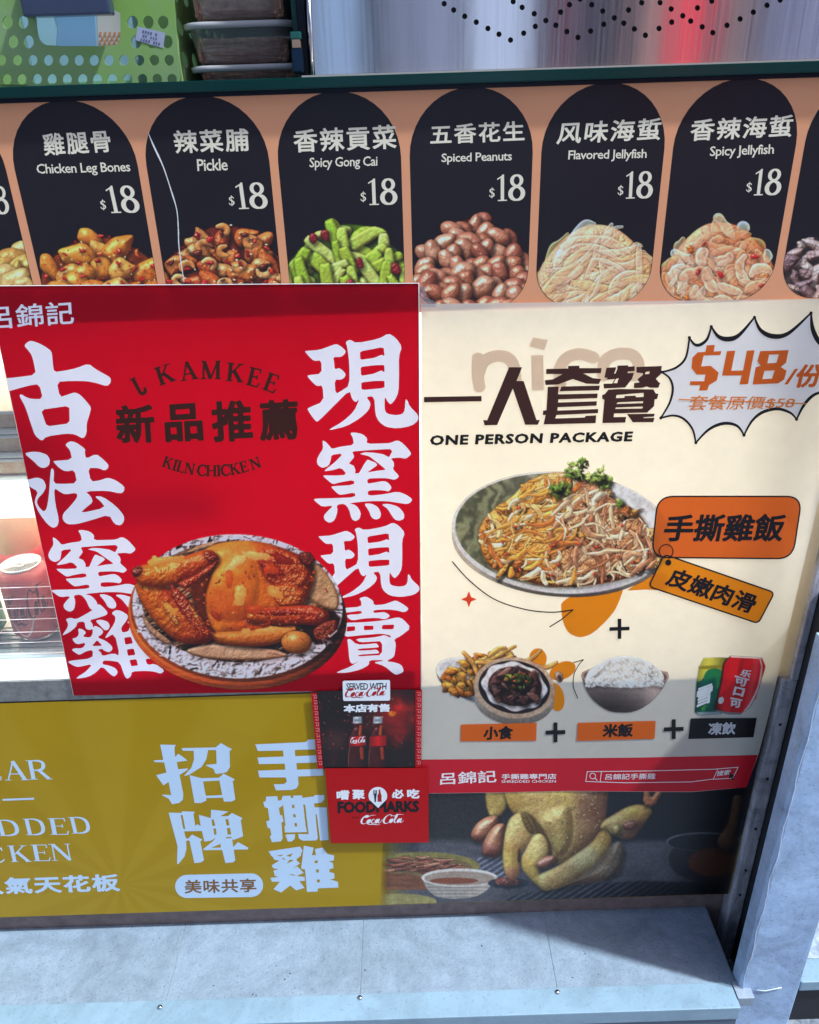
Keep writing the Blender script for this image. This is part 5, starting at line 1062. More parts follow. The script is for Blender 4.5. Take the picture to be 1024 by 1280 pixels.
row([('C', -18, 1059, 4, 1078.5, 4), ('K', 8, 1057, 35, 1077.5, 5), ('E', 37, 1056, 61, 1076.5, 4), ('N', 60, 1055, 88, 1076, 4)], SG, dL, M_wg, gb)
text('lettering', '人氣天花板', [(-32, 1098), (148, 1092), (151, 1114), (-29, 1119)], SG, dL, M_wg, gb, off=.032, space=1.1)
pill = [(220 + 14 + 15 * math.cos(t), 1108 + 14.5 * math.sin(t)) for t in np.linspace(math.pi / 2, 3 * math.pi / 2, 14)] + [(314 + 15 * math.cos(t), 1106.5 + 14.8 * math.sin(t)) for t in np.linspace(-math.pi / 2, math.pi / 2, 14)]
poly('badge', pill, SG, dL, M_wg, gb)
text('badge_lettering', '美味共享', [(230.5, 1100), (320, 1098), (321, 1115), (231, 1117)], SG, 2 * dL, M_gt, gb, off=.02, space=1.08)

# ---- red kiln chicken poster
rp_ = thing('red_poster', 'red kiln chicken poster with big white characters on the fridge glass', 'poster', (-.19, -.006, .76))
SR = Sheet(-.0035)
M_rp = paper('red_print', ink(160, 6, 30, 1.0), trans=.37, noise=.05, rough=.4, bump=.05, bs=12, spec=.2)
tlx = at(524, 354, 0)
rc = [at(-16.5, 357.4, -.0035), at(523.5, 354, -.0035), at(526.5, 861.5, -.0035), at(92, 869.5, -.0035)]
vs = [tuple(c) for c in rc] + [(c[0], -.0015, c[2]) for c in rc]
M_edge = mat('card_white_edge', (.8, .74, .7), rough=.6)
tube('card_edge', [tuple(rc[3]), tuple(rc[0]), tuple(rc[1]), tuple(rc[2])], .0006, M_edge, rp_, n=5)
rr = random.Random(5); bx = [(395 + i * 6.6, 862.5 - .02 * (i * 6.6) + rr.uniform(-.6, .8)) for i in range(20)]
M_lav = paper('white_print_on_red', (.84, .80, .88), trans=.14, noise=.03)
S15 = 150 / 1024; S14 = 140 / 1024
RGL = []
def RG(_n, o, s, polys, tf=None):
    L = []
    for pg in polys:
        outer, holes = (pg if isinstance(pg, tuple) else (pg, ()))
        f = lambda P: [(o[0] + (tf(x, y)[0] if tf else x) * s, o[1] + (tf(x, y)[1] if tf else y) * s) for x, y in P]
        L.append((chaikin(f(outer), 1), [chaikin(f(h), 1, .12) for h in holes]))
    RGL.append(L)
gu = [([(-60, 372), (0, 365), (150, 352), (308, 330), (290, 230), (270, 160), (240, 120), (208, 85), (225, 60), (262, 38), (330, 60), (390, 92), (440, 130), (447, 180), (452, 240), (462, 308), (560, 295), (650, 275), (755, 235), (820, 285), (880, 318), (945, 355), (948, 395), (915, 430), (820, 400), (740, 385), (600, 383), (485, 392), (512, 522), (580, 500), (640, 480), (685, 500), (740, 560), (780, 610), (765, 670), (740, 745), (740, 835), (710, 878), (640, 838), (560, 833), (395, 858), (358, 898), (300, 850), (275, 780), (245, 690), (215, 600), (165, 510), (180, 495), (220, 520), (265, 537), (368, 538), (335, 410), (250, 422), (150, 450), (20, 487), (-60, 480)], [[(350, 630), (592, 595), (595, 745), (400, 772)]])]
RG('printed_character', (0, 420), S15, gu)
RG('printed_character', (20, 550), S15, [
 [(70, 115), (130, 100), (200, 102), (265, 125), (290, 165), (285, 215), (245, 240), (200, 232), (150, 180)],
 [(40, 330), (100, 340), (180, 318), (235, 338), (260, 395), (235, 450), (190, 495), (178, 530), (195, 570), (235, 612), (262, 590), (280, 490), (290, 350), (298, 255), (310, 238), (327, 265), (320, 370), (400, 375), (522, 368), (500, 255), (425, 270), (370, 240), (318, 185), (330, 178), (480, 168), (462, 85), (418, 40), (460, 10), (510, 18), (592, 75), (588, 110), (598, 160), (685, 118), (740, 160), (790, 210), (788, 240), (758, 262), (700, 238), (615, 240), (640, 355), (715, 345), (785, 320), (850, 342), (925, 395), (925, 435), (895, 458), (780, 432), (590, 438), (640, 480), (658, 530), (600, 575), (548, 625), (765, 578), (720, 520), (670, 480), (740, 482), (850, 560), (920, 640), (925, 690), (895, 730), (840, 718), (795, 637), (640, 685), (520, 718), (440, 720), (400, 685), (400, 630), (460, 570), (525, 490), (520, 450), (420, 465), (380, 445), (325, 408), (335, 540), (368, 680), (355, 735), (315, 752), (265, 715), (195, 620), (160, 540), (165, 500), (190, 440), (120, 400)]])
yao_hole = [(405, 215), (550, 203), (750, 192), (772, 212), (742, 268), (690, 240), (600, 225), (520, 222), (475, 237), (560, 258), (640, 320), (715, 382), (640, 390), (542, 406), (575, 383), (635, 340), (620, 318), (545, 287), (515, 330), (468, 413), (430, 416), (435, 385), (420, 345), (374, 325), (425, 265)]
yao = [([(132, 112), (160, 125), (195, 160), (218, 192), (300, 170), (420, 155), (412, 90), (385, 45), (430, 40), (500, 55), (545, 95), (535, 145), (700, 140), (750, 138), (818, 110), (870, 140), (940, 220), (942, 245), (895, 282), (840, 270), (755, 278), (785, 310), (788, 345), (775, 375), (832, 435), (825, 455), (790, 475), (730, 460), (650, 458), (543, 463), (545, 510), (600, 500), (700, 483), (740, 505), (768, 545), (740, 582), (690, 570), (600, 568), (548, 575), (550, 620), (700, 605), (822, 580), (900, 610), (955, 650), (945, 675), (910, 697), (830, 685), (720, 668), (560, 668), (370, 688), (440, 705), (485, 770), (475, 830), (435, 853), (400, 835), (375, 740), (335, 692), (262, 702), (272, 760), (245, 845), (195, 870), (150, 840), (145, 800), (180, 760), (235, 708), (130, 720), (90, 690), (52, 655), (70, 645), (250, 642), (433, 632), (432, 588), (300, 613), (270, 600), (212, 540), (225, 532), (424, 520), (420, 475), (300, 495), (230, 515), (195, 490), (138, 440), (150, 432), (250, 435), (358, 428), (305, 362), (230, 385), (150, 397), (160, 380), (250, 310), (325, 232), (215, 245), (210, 290), (190, 345), (135, 367), (90, 340), (80, 295), (105, 240), (140, 190)], [yao_hole]),
 [(512, 690), (580, 690), (640, 720), (670, 780), (660, 825), (620, 838), (580, 820), (560, 760)], [(670, 697), (740, 692), (830, 720), (880, 780), (880, 830), (835, 850), (790, 835), (760, 790), (730, 740)]]
RG('printed_character', (50, 655), 130 / 1024, yao, tf=lambda x, y: (x + .17 * (y - 300) * (1 if y > 300 else .25), (y - 40) * .975 + 58))
RG('printed_character', (385, 535), S14, yao)
xian = [([(8, 200), (20, 195), (130, 188), (220, 155), (275, 135), (315, 155), (358, 195), (350, 220), (320, 247), (250, 248), (258, 290), (262, 355), (300, 340), (335, 365), (358, 395), (345, 425), (315, 442), (262, 440), (270, 565), (330, 530), (388, 490), (388, 300), (370, 160), (355, 120), (392, 98), (450, 130), (640, 92), (722, 45), (780, 80), (838, 158), (810, 240), (812, 400), (808, 545), (780, 610), (740, 655), (715, 630), (690, 582), (688, 690), (705, 730), (780, 745), (840, 735), (862, 700), (866, 605), (885, 620), (900, 665), (978, 745), (975, 790), (920, 835), (800, 858), (700, 845), (640, 800), (610, 740), (600, 582), (530, 588), (572, 640), (555, 700), (480, 770), (360, 840), (218, 873), (225, 860), (330, 800), (430, 710), (475, 605), (440, 635), (410, 605), (390, 530), (260, 660), (125, 795), (100, 798), (28, 695), (40, 680), (168, 628), (160, 488), (110, 497), (75, 465), (28, 412), (40, 402), (152, 390), (148, 275), (85, 282), (45, 245)],
 [[(478, 200), (680, 162), (688, 240), (665, 228), (600, 255), (482, 272)], [(484, 332), (600, 318), (686, 315), (688, 378), (660, 362), (590, 392), (488, 408)], [(489, 465), (600, 452), (688, 450), (688, 512), (492, 530)]])]
RG('printed_character', (380, 410), S15, xian)
RG('printed_character', (395, 640), S14, xian, tf=lambda x, y: (22 + (x - 8) * .955, 95 + (y - 45) * .84))
RG('printed_character', (410, 735), 120 / 1024, [
 [(150, 215), (358, 200), (355, 140), (332, 110), (405, 88), (485, 135), (488, 182), (590, 178), (670, 150), (725, 130), (790, 165), (860, 215), (850, 240), (810, 260), (740, 240), (650, 228), (487, 235), (485, 268), (600, 255), (640, 275), (662, 298), (640, 320), (600, 335), (520, 318), (380, 325), (260, 348), (210, 318), (203, 285), (360, 277), (360, 240), (205, 262), (150, 262)],
 ([(150, 372), (400, 365), (600, 345), (748, 310), (800, 330), (888, 425), (780, 510), (705, 548), (725, 590), (715, 700), (700, 740), (620, 782), (700, 790), (780, 815), (808, 870), (800, 900), (730, 928), (690, 905), (600, 830), (480, 795), (585, 778), (583, 768), (440, 770), (440, 820), (350, 870), (200, 905), (95, 905), (100, 895), (240, 840), (345, 770), (265, 815), (230, 780), (215, 600), (205, 550), (235, 540), (310, 605), (440, 598), (520, 588), (545, 625), (530, 635), (320, 648), (320, 668), (440, 665), (520, 655), (550, 690), (530, 698), (325, 712), (325, 730), (440, 722), (578, 715), (578, 567), (480, 572), (340, 580), (290, 542), (480, 528), (560, 514), (600, 500), (668, 530), (672, 508), (600, 490), (560, 488), (400, 500), (150, 525)], [[(205, 412), (290, 408), (290, 455), (200, 465)], [(383, 403), (485, 402), (485, 445), (385, 450)], [(580, 395), (708, 390), (698, 440), (575, 440)]])])
RG('printed_character', (75, 745), S14, [
 ([(52, 212), (95, 198), (150, 213), (230, 170), (310, 122), (330, 88), (358, 72), (400, 105), (438, 150), (425, 175), (350, 200), (270, 222), (300, 255), (302, 290), (322, 270), (375, 295), (398, 325), (385, 350), (340, 378), (420, 410), (475, 455), (482, 490), (450, 517), (405, 500), (385, 482), (345, 492), (375, 515), (388, 550), (490, 522), (548, 548), (500, 340), (412, 390), (425, 360), (500, 250), (510, 190), (470, 158), (510, 127), (560, 135), (628, 178), (610, 225), (558, 290), (570, 335), (628, 322), (635, 295), (650, 265), (615, 240), (630, 230), (700, 240), (740, 350), (765, 450), (782, 520), (850, 575), (780, 572), (800, 632), (870, 618), (958, 680), (925, 712), (860, 690), (780, 684), (658, 690), (650, 735), (615, 760), (590, 730), (548, 605), (470, 592), (395, 590), (388, 625), (450, 635), (510, 660), (532, 700), (500, 738), (465, 720), (385, 640), (330, 700), (260, 740), (150, 758), (160, 740), (240, 690), (300, 620), (170, 650), (130, 640), (72, 605), (90, 592), (298, 570), (302, 492), (240, 505), (180, 540), (150, 525), (108, 495), (125, 478), (210, 478), (240, 425), (150, 445), (108, 390), (150, 382), (175, 350), (165, 295), (210, 305), (242, 335), (205, 372), (278, 380), (300, 345), (300, 300), (270, 312), (235, 300), (225, 232), (160, 240), (150, 280), (90, 330), (25, 362), (30, 345), (70, 290), (75, 250)],
  [[(292, 458), (340, 403), (388, 455)], [(588, 382), (650, 372), (668, 432), (598, 445)], [(612, 490), (675, 480), (690, 538), (622, 547)], [(637, 585), (700, 578), (714, 635), (652, 642)]]),
 [(322, 225), (380, 215), (440, 235), (458, 275), (440, 310), (410, 315), (380, 285)]])

# one sheet: white characters are unprinted card, everything round them is red ink (no overlap, light passes both)
def ccw(p): return p if sum(p[i - 1][0] * p[i][1] - p[i][0] * p[i - 1][1] for i in range(len(p))) > 0 else p[::-1]
outer = [proj(*c) for c in rc]; fl = [(outer, 'o', -1)]
for gi, L in enumerate(RGL):
    for a, hs_ in L: fl.append((a, 'g', gi)); fl += [(h, 'h', gi) for h in hs_]
vs, fs = [], []
for p_, _, _ in fl: b = len(vs); vs += [Vector(q) for q in ccw([tuple(map(float, q)) for q in p_])]; fs.append(list(range(b, b + len(p_))))
cd = geometry.delaunay_2d_cdt(vs, [], fs, 1, 1e-5); pts = [(v.x, v.y) for v in cd[0]]; red = []; chars = {}
for f, og in zip(cd[2], cd[5]):
    if 0 not in og: continue
    gs = {fl[k][2] for k in og if fl[k][1] == 'g'} - {fl[k][2] for k in og if fl[k][1] == 'h'}
    if gs: chars.setdefault(min(gs), []).append(f)
    else: red.append(f)
def sub(fs): 
    u = sorted({i for f in fs for i in f}); m_ = {a: b for b, a in enumerate(u)}; return [pts[i] for i in u], [[m_[i] for i in f] for f in fs]
flat('card', sub(red), SR, 0, M_rp, rp_)
for k in sorted(chars): flat('printed_character', sub(chars[k]), SR, 0, M_lav, rp_)
M_br = paper('dark_brown_print', ink(58, 26, 20), noise=.1)
for ch, q in zip('新品推薦', [[(143, 507), (192, 504), (195, 553), (146, 555)], [(204, 506), (252, 503), (255, 551), (207, 553)], [(263, 502), (314, 499), (317, 551), (266, 553)], [(323, 501), (372, 498), (374, 549), (325, 552)]]):
    text('printed_character', ch, q, SR, dL, M_br, rp_, off=.035)
flat('brand_lettering', joinvf([serif_at(c, x, y, 22.5, r, w_, .022) for c, x, y, r, w_ in [('J', 173, 482, -28, 1.1), ('K', 206, 468, -19, 1.2), ('A', 235.5, 463.5, -9, 1.15), ('M', 263.5, 462.5, 0, 1.15), ('K', 294, 465.5, 6, 1.2), ('E', 318, 471.5, 14, 1.15), ('E', 339.5, 478.5, 21, 1.15)]]), SR, dL, M_br, rp_)
kc = 'KILN CHICKEN'; kx = [210, 219, 226, 237, 0, 252.5, 264.5, 273.5, 282, 293.5, 305, 319]; vf = []
for c, x in zip(kc, kx):
    if c == ' ': continue
    t = (x - 266) / 62; y = 588.5 - 12.5 * t * t; vf.append(serif_at(c, x, y, 13.5, -math.degrees(math.atan(2 * 12.5 * t / 62)) * 1.0, 1.15, .03))
flat('brand_lettering', joinvf(vf), SR, dL, M_br, rp_)
text('logo_lettering', '呂錦記', [(-15, 383), (91, 376), (93, 405), (-12, 412)], SR, dL, M_lav, rp_, off=.012, space=1.05)
pictr = picture_mat('food_print_thin', trans=.25)
pic_roast().make('chicken_picture', SR, 2 * dL, pictr, rp_, k=.92)

def gridded(ring, d):
    """fine even triangulation of an outline"""
    dense = []
    for i in range(len(ring)):
        a, b = ring[i], ring[(i + 1) % len(ring)]; n = max(1, int(math.hypot(b[0] - a[0], b[1] - a[1]) / d))
        dense += [(a[0] + (b[0] - a[0]) * k / n, a[1] + (b[1] - a[1]) * k / n) for k in range(n)]
    xs = [q[0] for q in ring]; ys = [q[1] for q in ring]; vs = [Vector(q) for q in dense]; nb = len(vs)
    x = min(xs) + d / 2
    while x < max(xs):
        y = min(ys) + d / 2
        while y < max(ys): vs.append(Vector((x, y))); y += d
        x += d
    f = list(range(nb)); ar = sum(dense[i - 1][0] * dense[i][1] - dense[i][0] * dense[i - 1][1] for i in range(nb))
    r = geometry.delaunay_2d_cdt(vs, [], [f if ar > 0 else f[::-1]], 0, 1e-5)
    fs = [t for t, og in zip(r[2], r[5]) if len(og)]; u = sorted({i for t in fs for i in t}); m_ = {a: b for b, a in enumerate(u)}
    return [(r[0][i].x, r[0][i].y) for i in u], [[m_[i] for i in t] for t in fs]
# ---- white one-person set poster
wp_ = thing('white_poster', 'cream one person package poster with chicken rice bowl', 'poster', (.215, -.003, .66))
def curl(x, z):
    a = sst(.33, .425, x); b = sst(.36, .335, z)
    return .0012 * np.sin(x * 17 + z * 6) * sst(.0, .06, x) + .0075 * a * a + .004 * a * np.sin(z * 11 + 1) ** 2 + .0018
SW = Sheet(-.0012, curl)
M_wp = mat('cream_paper', (.84, .775, .66), rough=.42, spec=.3, trans=.36, noise=.05, nscale=40, bump=.25, bscale=9)
wo = [(526.5, 380), pq(.4325, .9665), (1058, 450), (1040, 560), (1020, 640), (985, 790), (962, 890), (948, 944), (933, 984), (866, 990), (832, 990), (711, 989), (620, 991), (536, 992), (527, 992)]
sh_o = flat('sheet', gridded(wo, 7), SW, 0, M_wp, wp_); sh_o.data.polygons.foreach_set('use_smooth', [True] * len(sh_o.data.polygons))
ML = 9
T1, T2, T3 = .00018, .00036, .00054
def wmat(n, c, tr=.3, **k): return paper(n, c, trans=tr, **k)
M_peach = wmat('peach_print', (.84, .66, .50), .42); M_dbr = wmat('brown_title_print', ink(66, 38, 34), .05); M_blk = wmat('black_print', (.012, .010, .012), .0)
M_or = wmat('orange_print', ink(226, 112, 44, .85), .3); M_or2 = wmat('amber_print', ink(246, 148, 28, .85), .35); M_or3 = wmat('rust_orange_print', ink(206, 96, 34), .2); M_bw = wmat('burst_white_print', (.88, .86, .87), .3)
M_foot = wmat('footer_red_print', ink(176, 26, 42), .0); M_star = wmat('star_red_print', ink(220, 70, 40), .3); M_oldp = wmat('old_price_print', ink(222, 130, 66), .25)
M_fw = wmat('footer_white_print', ink(222, 210, 220), 0.)
nz = [(510 + x * .332, 370 + y * .332) for x, y in []]
zz = lambda L: [(510 + x * .332, 370 + y * .332) for x, y in L]
flat('backdrop_word', joinvf([union(ribbon(zz(curve([(272, 352), (262, 290), (266, 222)], 4)), 15, False) + ribbon(zz(curve([(268, 290), (285, 248), (330, 226), (375, 232), (398, 262), (406, 320)], 5)), 15)),
   union(ribbon(zz([(487, 222), (490, 355)]), 15, False)), tess(zz([(472, 155), (528, 166), (514, 203), (456, 190)])),
   union(ribbon(zz(curve([(700, 232), (650, 218), (600, 232), (572, 275), (575, 340)], 5)), 15)), union(ribbon(zz(curve([(735, 300), (742, 245), (790, 218), (845, 222), (870, 260), (850, 300)], 5)), 15))]), SW, T1, M_peach, wp_, ML)
s16 = 160 / 1024
glyph('printed_character', (520, 445), s16, [[(65, 328), (525, 320), (525, 362), (65, 370)]], SW, T2, M_dbr, wp_, maxlen=ML)
glyph('printed_character', (520, 445), s16, [[(745, 90), (850, 90), (805, 200), (862, 200), (965, 512), (992, 512), (975, 550), (875, 550), (775, 262), (650, 552), (550, 555), (538, 512), (570, 515)]], SW, T2, M_dbr, wp_, maxlen=ML)
glyph('printed_character', (670, 450), s16, [[(82, 72), (258, 68), (258, 48), (348, 45), (348, 65), (525, 65), (520, 105), (378, 107), (455, 145), (522, 152), (505, 192), (405, 190), (295, 152), (180, 195), (78, 200), (72, 162), (135, 155), (215, 112), (82, 112)],
 [(95, 215), (182, 212), (178, 275), (495, 268), (490, 305), (180, 315), (178, 340), (488, 330), (485, 365), (175, 378), (172, 405), (498, 392), (497, 425), (165, 440), (155, 468), (390, 460), (398, 447), (482, 443), (478, 505), (62, 515), (78, 440), (55, 440), (58, 405), (85, 402)], [(205, 212), (512, 205), (505, 242), (190, 250)]], SW, T2, M_dbr, wp_, maxlen=ML)
glyph('printed_character', (670, 450), s16, [([(565, 62), (640, 58), (640, 72), (625, 108), (637, 108), (652, 70), (652, 45), (738, 42), (738, 53), (790, 50), (790, 88), (735, 92), (735, 105), (785, 103), (770, 150), (715, 220), (545, 228), (540, 190), (610, 188), (632, 152), (572, 158), (570, 142), (548, 140)], [[(642, 150), (663, 146), (650, 186), (620, 184)]]),
 ([(805, 55), (1008, 48), (998, 115), (960, 150), (985, 180), (995, 182), (980, 222), (915, 222), (885, 212), (850, 222), (785, 225), (785, 185), (830, 180), (812, 155), (855, 118), (855, 105), (805, 100)], [[(880, 95), (912, 92), (905, 112), (872, 114)]]),
 ([(580, 238), (660, 232), (940, 235), (958, 268), (980, 270), (970, 312), (950, 315), (945, 370), (890, 420), (625, 428), (622, 457), (722, 455), (715, 500), (532, 505), (548, 318), (532, 312), (530, 280), (552, 272)], [[(645, 280), (862, 262), (862, 295), (800, 298), (798, 285), (710, 288), (708, 302), (640, 305)], [(655, 338), (858, 330), (856, 345), (645, 352)], [(640, 380), (855, 372), (852, 388), (635, 392)]]),
 [(728, 432), (950, 430), (945, 452), (860, 458), (862, 465), (950, 462), (940, 497), (775, 498)]], SW, T2, M_dbr, wp_, maxlen=ML)
text('subtitle_lettering', 'ONE PERSON PACKAGE', [(538, 544), (792, 539), (790, 552), (537, 557)], SW, T2, M_blk, wp_, off=.045, space=1.12)
# price burst
sb_ = .21875; Bp = lambda L: [(800 + x * sb_, 370 + y * sb_) for x, y in L]
arcs = [[(125, 435), (205, 410), (262, 352), (283, 238)], [(283, 238), (312, 276), (345, 278), (385, 245), (408, 175)], [(408, 175), (450, 232), (510, 246), (570, 220), (655, 122)], [(655, 122), (690, 195), (760, 230), (850, 212), (978, 97)], [(978, 97), (988, 190), (1030, 270), (1090, 290)], [(1090, 290), (1062, 380), (1060, 470), (1085, 540)], [(1085, 540), (1000, 562), (940, 620), (895, 705)], [(895, 705), (860, 668), (785, 645), (700, 665), (640, 715), (595, 795)], [(595, 795), (555, 742), (480, 728), (395, 762), (320, 838)], [(320, 838), (300, 760), (250, 702), (190, 683), (120, 697)], [(120, 697), (170, 610), (188, 530), (170, 470), (125, 435)]]
ring = []; 
for a in arcs: ring += curve(Bp(a), 6)[:-1]
poly('price_burst', ring, SW, T1, M_bw, wp_, maxlen=ML)
rb = []
for k, a in enumerate(arcs):
    c = curve(Bp(a), 6); n = len(c); 
    heavy = k in (2, 3, 4, 6, 7, 8); rb += ribbon(c, [2.1 + (4.0 if heavy else 1.8) * math.sin(math.pi * min(1, i / (n - 1) * 1.0)) ** 1.5 * (1.0 if k in (1, 2, 3, 4) else .45) + (2.0 if i == 0 else 0) for i in range(n)])
flat('burst_outline', union(rb), SW, T2, M_blk, wp_, ML)
P8 = (800, 400)
glyph('price_lettering', P8, sb_, [
 [(382, 145), (428, 142), (422, 180), (465, 178), (460, 200), (365, 202), (350, 265), (405, 262), (450, 300), (440, 345), (395, 372), (385, 402), (338, 403), (345, 372), (285, 372), (288, 350), (368, 350), (375, 312), (325, 312), (295, 275), (300, 215), (330, 185), (375, 182)],
 [(498, 178), (545, 175), (522, 290), (590, 288), (612, 175), (655, 173), (618, 366), (570, 368), (582, 316), (470, 318)],
 ([(688, 178), (850, 172), (835, 245), (805, 268), (838, 290), (825, 340), (790, 362), (645, 368), (662, 270), (690, 262), (672, 235)], [[(738, 198), (795, 196), (780, 245), (728, 248)], [(712, 290), (770, 288), (755, 335), (700, 338)]]),
 [(885, 280), (905, 278), (845, 368), (825, 368)]], SW, T2, M_or3, wp_, maxlen=ML)
text('price_lettering', '份', [(999, 456), (1031, 454), (1025, 484), (991, 485)], SW, T2, M_or3, wp_, off=.035)
text('old_price_lettering', '套餐原價$58', [(864, 494), (996, 496), (991, 511), (859, 514)], SW, T2, M_oldp, wp_, off=.008)
poly('strike_line', [(848.5, 498.6), (1008, 504), (1008, 505.4), (848.5, 500)], SW, T3, M_oldp, wp_, maxlen=ML)
# bowl picture, loose shapes and labels
z2 = lambda L: [(540 + x * .3125, 560 + y * .3125) for x, y in L]; z3 = lambda L: [(780 + x * .2383, 590 + y * .2383) for x, y in L]
poly('blob_shape', z2([(516, 610), (518, 660), (525, 700), (545, 740), (590, 760), (640, 745), (700, 690), (740, 640), (775, 540), (640, 560)]), SW, T1, M_or2, wp_, smooth=2, maxlen=ML)
poly('blob_shape', z2([(780, 570), (880, 500), (940, 500), (940, 572), (860, 566)]), SW, T1, M_or2, wp_, maxlen=ML)
z4 = lambda L: [(520 + x * .2539, 780 + y * .2539) for x, y in L]
for (ex, ey, ra, rb_, an) in [(600, 172, 44, 52, 0), (722, 230, 68, 42, -24), (690, 360, 40, 70, -12)]:
    c_, s_ = math.cos(R(an)), math.sin(R(an)); poly('blob_shape', z4([(ex + ra * math.cos(t) * c_ - rb_ * math.sin(t) * s_, ey + ra * math.cos(t) * s_ + rb_ * math.sin(t) * c_) for t in np.linspace(0, 6.283, 28, False)]), SW, T1 + .00001 * (ex % 7), M_or2, wp_)
pictw = picture_mat('food_print_on_white', trans=.3)
pic_shredded().make('bowl_picture', SW, T2, pictw, wp_, k=.9)
pic_side().make('side_dish_picture', SW, T2, pictw, wp_, k=.95); pic_rice().make('rice_picture', SW, T2, pictw, wp_, k=1.); pic_cans().make('cans_picture', SW, T2, pictw, wp_, k=.95)
flat('swoosh_line', union(ribbon(z2(curve([(82, 455), (150, 530), (250, 605), (370, 645), (480, 657), (565, 647)], 6)), 1.4) + ribbon(z2([(565, 647), (520, 685), (472, 715)]), 1.4)), SW, T2, M_blk, wp_, ML)
flat('swoosh_line', union(ribbon(z4(curve([(797, 365), (776, 310), (778, 250), (800, 205), (825, 175)], 5)), 1.) + ribbon(z4([(825, 175), (776, 190)]), 1.)), SW, T2, M_blk, wp_, ML)
poly('star', z2([(148, 572), (157, 596), (180, 605), (157, 614), (148, 638), (139, 614), (116, 605), (139, 596)]), SW, T2, M_star, wp_)
def plus(x, y, a, t): poly('plus_sign', [(x - t / 2, y - a), (x + t / 2, y - a), (x + t / 2, y - t / 2), (x + a, y - t / 2 - .4), (x + a, y + t / 2 - .4), (x + t / 2, y + t / 2), (x + t / 2, y + a), (x - t / 2, y + a), (x - t / 2, y + t / 2), (x - a, y + t / 2 + .4), (x - a, y - t / 2 + .4), (x - t / 2, y - t / 2)], SW, T3, M_blk, wp_)
plus(774.5, 786, 12.5, 4.6); plus(694.5, 915.5, 12.3, 5); plus(842.3, 911.5, 12.3, 5)
def rlabel(q, r, name, m, parent, lift, mo):
    pts = []
    n = len(q)
    for i in range(n):
        a, b, c = np.array(q[i - 1], float), np.array(q[i], float), np.array(q[(i + 1) % n], float); u = (a - b) / np.linalg.norm(a - b); v = (c - b) / np.linalg.norm(c - b)
        p0, p2 = b + u * r, b + v * r
        for k in range(9): t = k / 8; pts.append(tuple((1 - t) ** 2 * p0 + 2 * t * (1 - t) * b + t * t * p2))
    o = poly(name, pts, SW, lift, m, parent, maxlen=ML); flat('outline', union(ribbon(pts + [pts[0]], 1.8, True)), SW, lift + T1 * .6, mo, parent, ML); return o
rlabel(z3([(178, 128), (935, 128), (885, 455), (145, 448)]), 20, 'dish_label', M_or, wp_, T2 + .00006, M_blk)
text('label_lettering', '手撕雞飯', [(834, 643), (985, 642), (977, 677), (828, 677)], SW, T3 + .00006, M_blk, wp_, off=.03, lean=.0)
rlabel(z3([(212, 432), (790, 632), (705, 795), (130, 600)]), 6.5, 'dish_label', M_or2, wp_, T2 + .00013, M_blk)
text('label_lettering', '皮嫩肉滑', [(842, 708), (950, 745), (938, 768), (830, 731)], SW, T3 + .00016, M_blk, wp_, off=.03)
flat('tag_ring', union(ribbon(z3([(222 + 36 * math.cos(t), 416 + 36 * math.sin(t)) for t in np.linspace(1.9, 7.2, 24)]) + z3([(238, 450), (233, 475)]), 1.2) + [z3([(233 + 16 * math.cos(t), 475 + 16 * math.sin(t)) for t in np.linspace(0, 6.283, 16, False)])]), SW, T3 + .0002, M_blk, wp_, ML)
z5 = lambda L: [(700 + x * .2734, 780 + y * .2734) for x, y in L]
poly('option_label', z4([(222, 495), (595, 487), (592, 575), (220, 578)]), SW, T3, M_or3, wp_, maxlen=ML); text('option_lettering', '小食', [(605, 908), (642, 907), (641, 924), (604, 925)], SW, T3 + T1, M_blk, wp_, off=.04)
poly('option_label', z5([(82, 452), (438, 443), (433, 525), (78, 535)]), SW, T3, M_or3, wp_, maxlen=ML); text('option_lettering', '米飯', [(754, 905), (792, 904), (791, 921), (753, 922)], SW, T3 + T1, M_blk, wp_, off=.04)
poly('option_label', z5([(598, 432), (900, 430), (885, 518), (587, 526)]), SW, T3, M_blk, wp_, maxlen=ML); text('option_lettering', '凍飲', [(886, 903), (921, 902.5), (919, 918), (885, 919)], SW, T3 + T1, M_bw, wp_, off=.035)
# lettering printed on the cans of the picture
M_canw = wmat('can_lettering_white', (.8, .8, .8), .2)
cq = lambda L: [(860 + x * .0977, 810 + y * .0977) for x, y in L]
text('can_lettering', '雪', cq([(120, 520), (325, 445), (300, 690), (95, 780)]), SW, T3, M_canw, wp_, off=.03)
text('can_lettering', '可', cq([(600, 350), (790, 400), (745, 500), (600, 470)]), SW, T3, M_canw, wp_, off=.04); text('can_lettering', '口', cq([(600, 490), (735, 520), (705, 625), (570, 600)]), SW, T3, M_canw, wp_, off=.05)
text('can_lettering', '可', cq([(545, 630), (700, 660), (680, 760), (530, 770)]), SW, T3, M_canw, wp_, off=.04); text('can_lettering', '乐', cq([(690, 270), (830, 290), (790, 390), (660, 350)]), SW, T3, M_canw, wp_, off=.04)
poly('can_emblem', cq([(400, 640), (440, 622), (462, 650), (455, 690), (430, 715), (395, 710), (388, 670)]), SW, T3, M_canw, wp_)
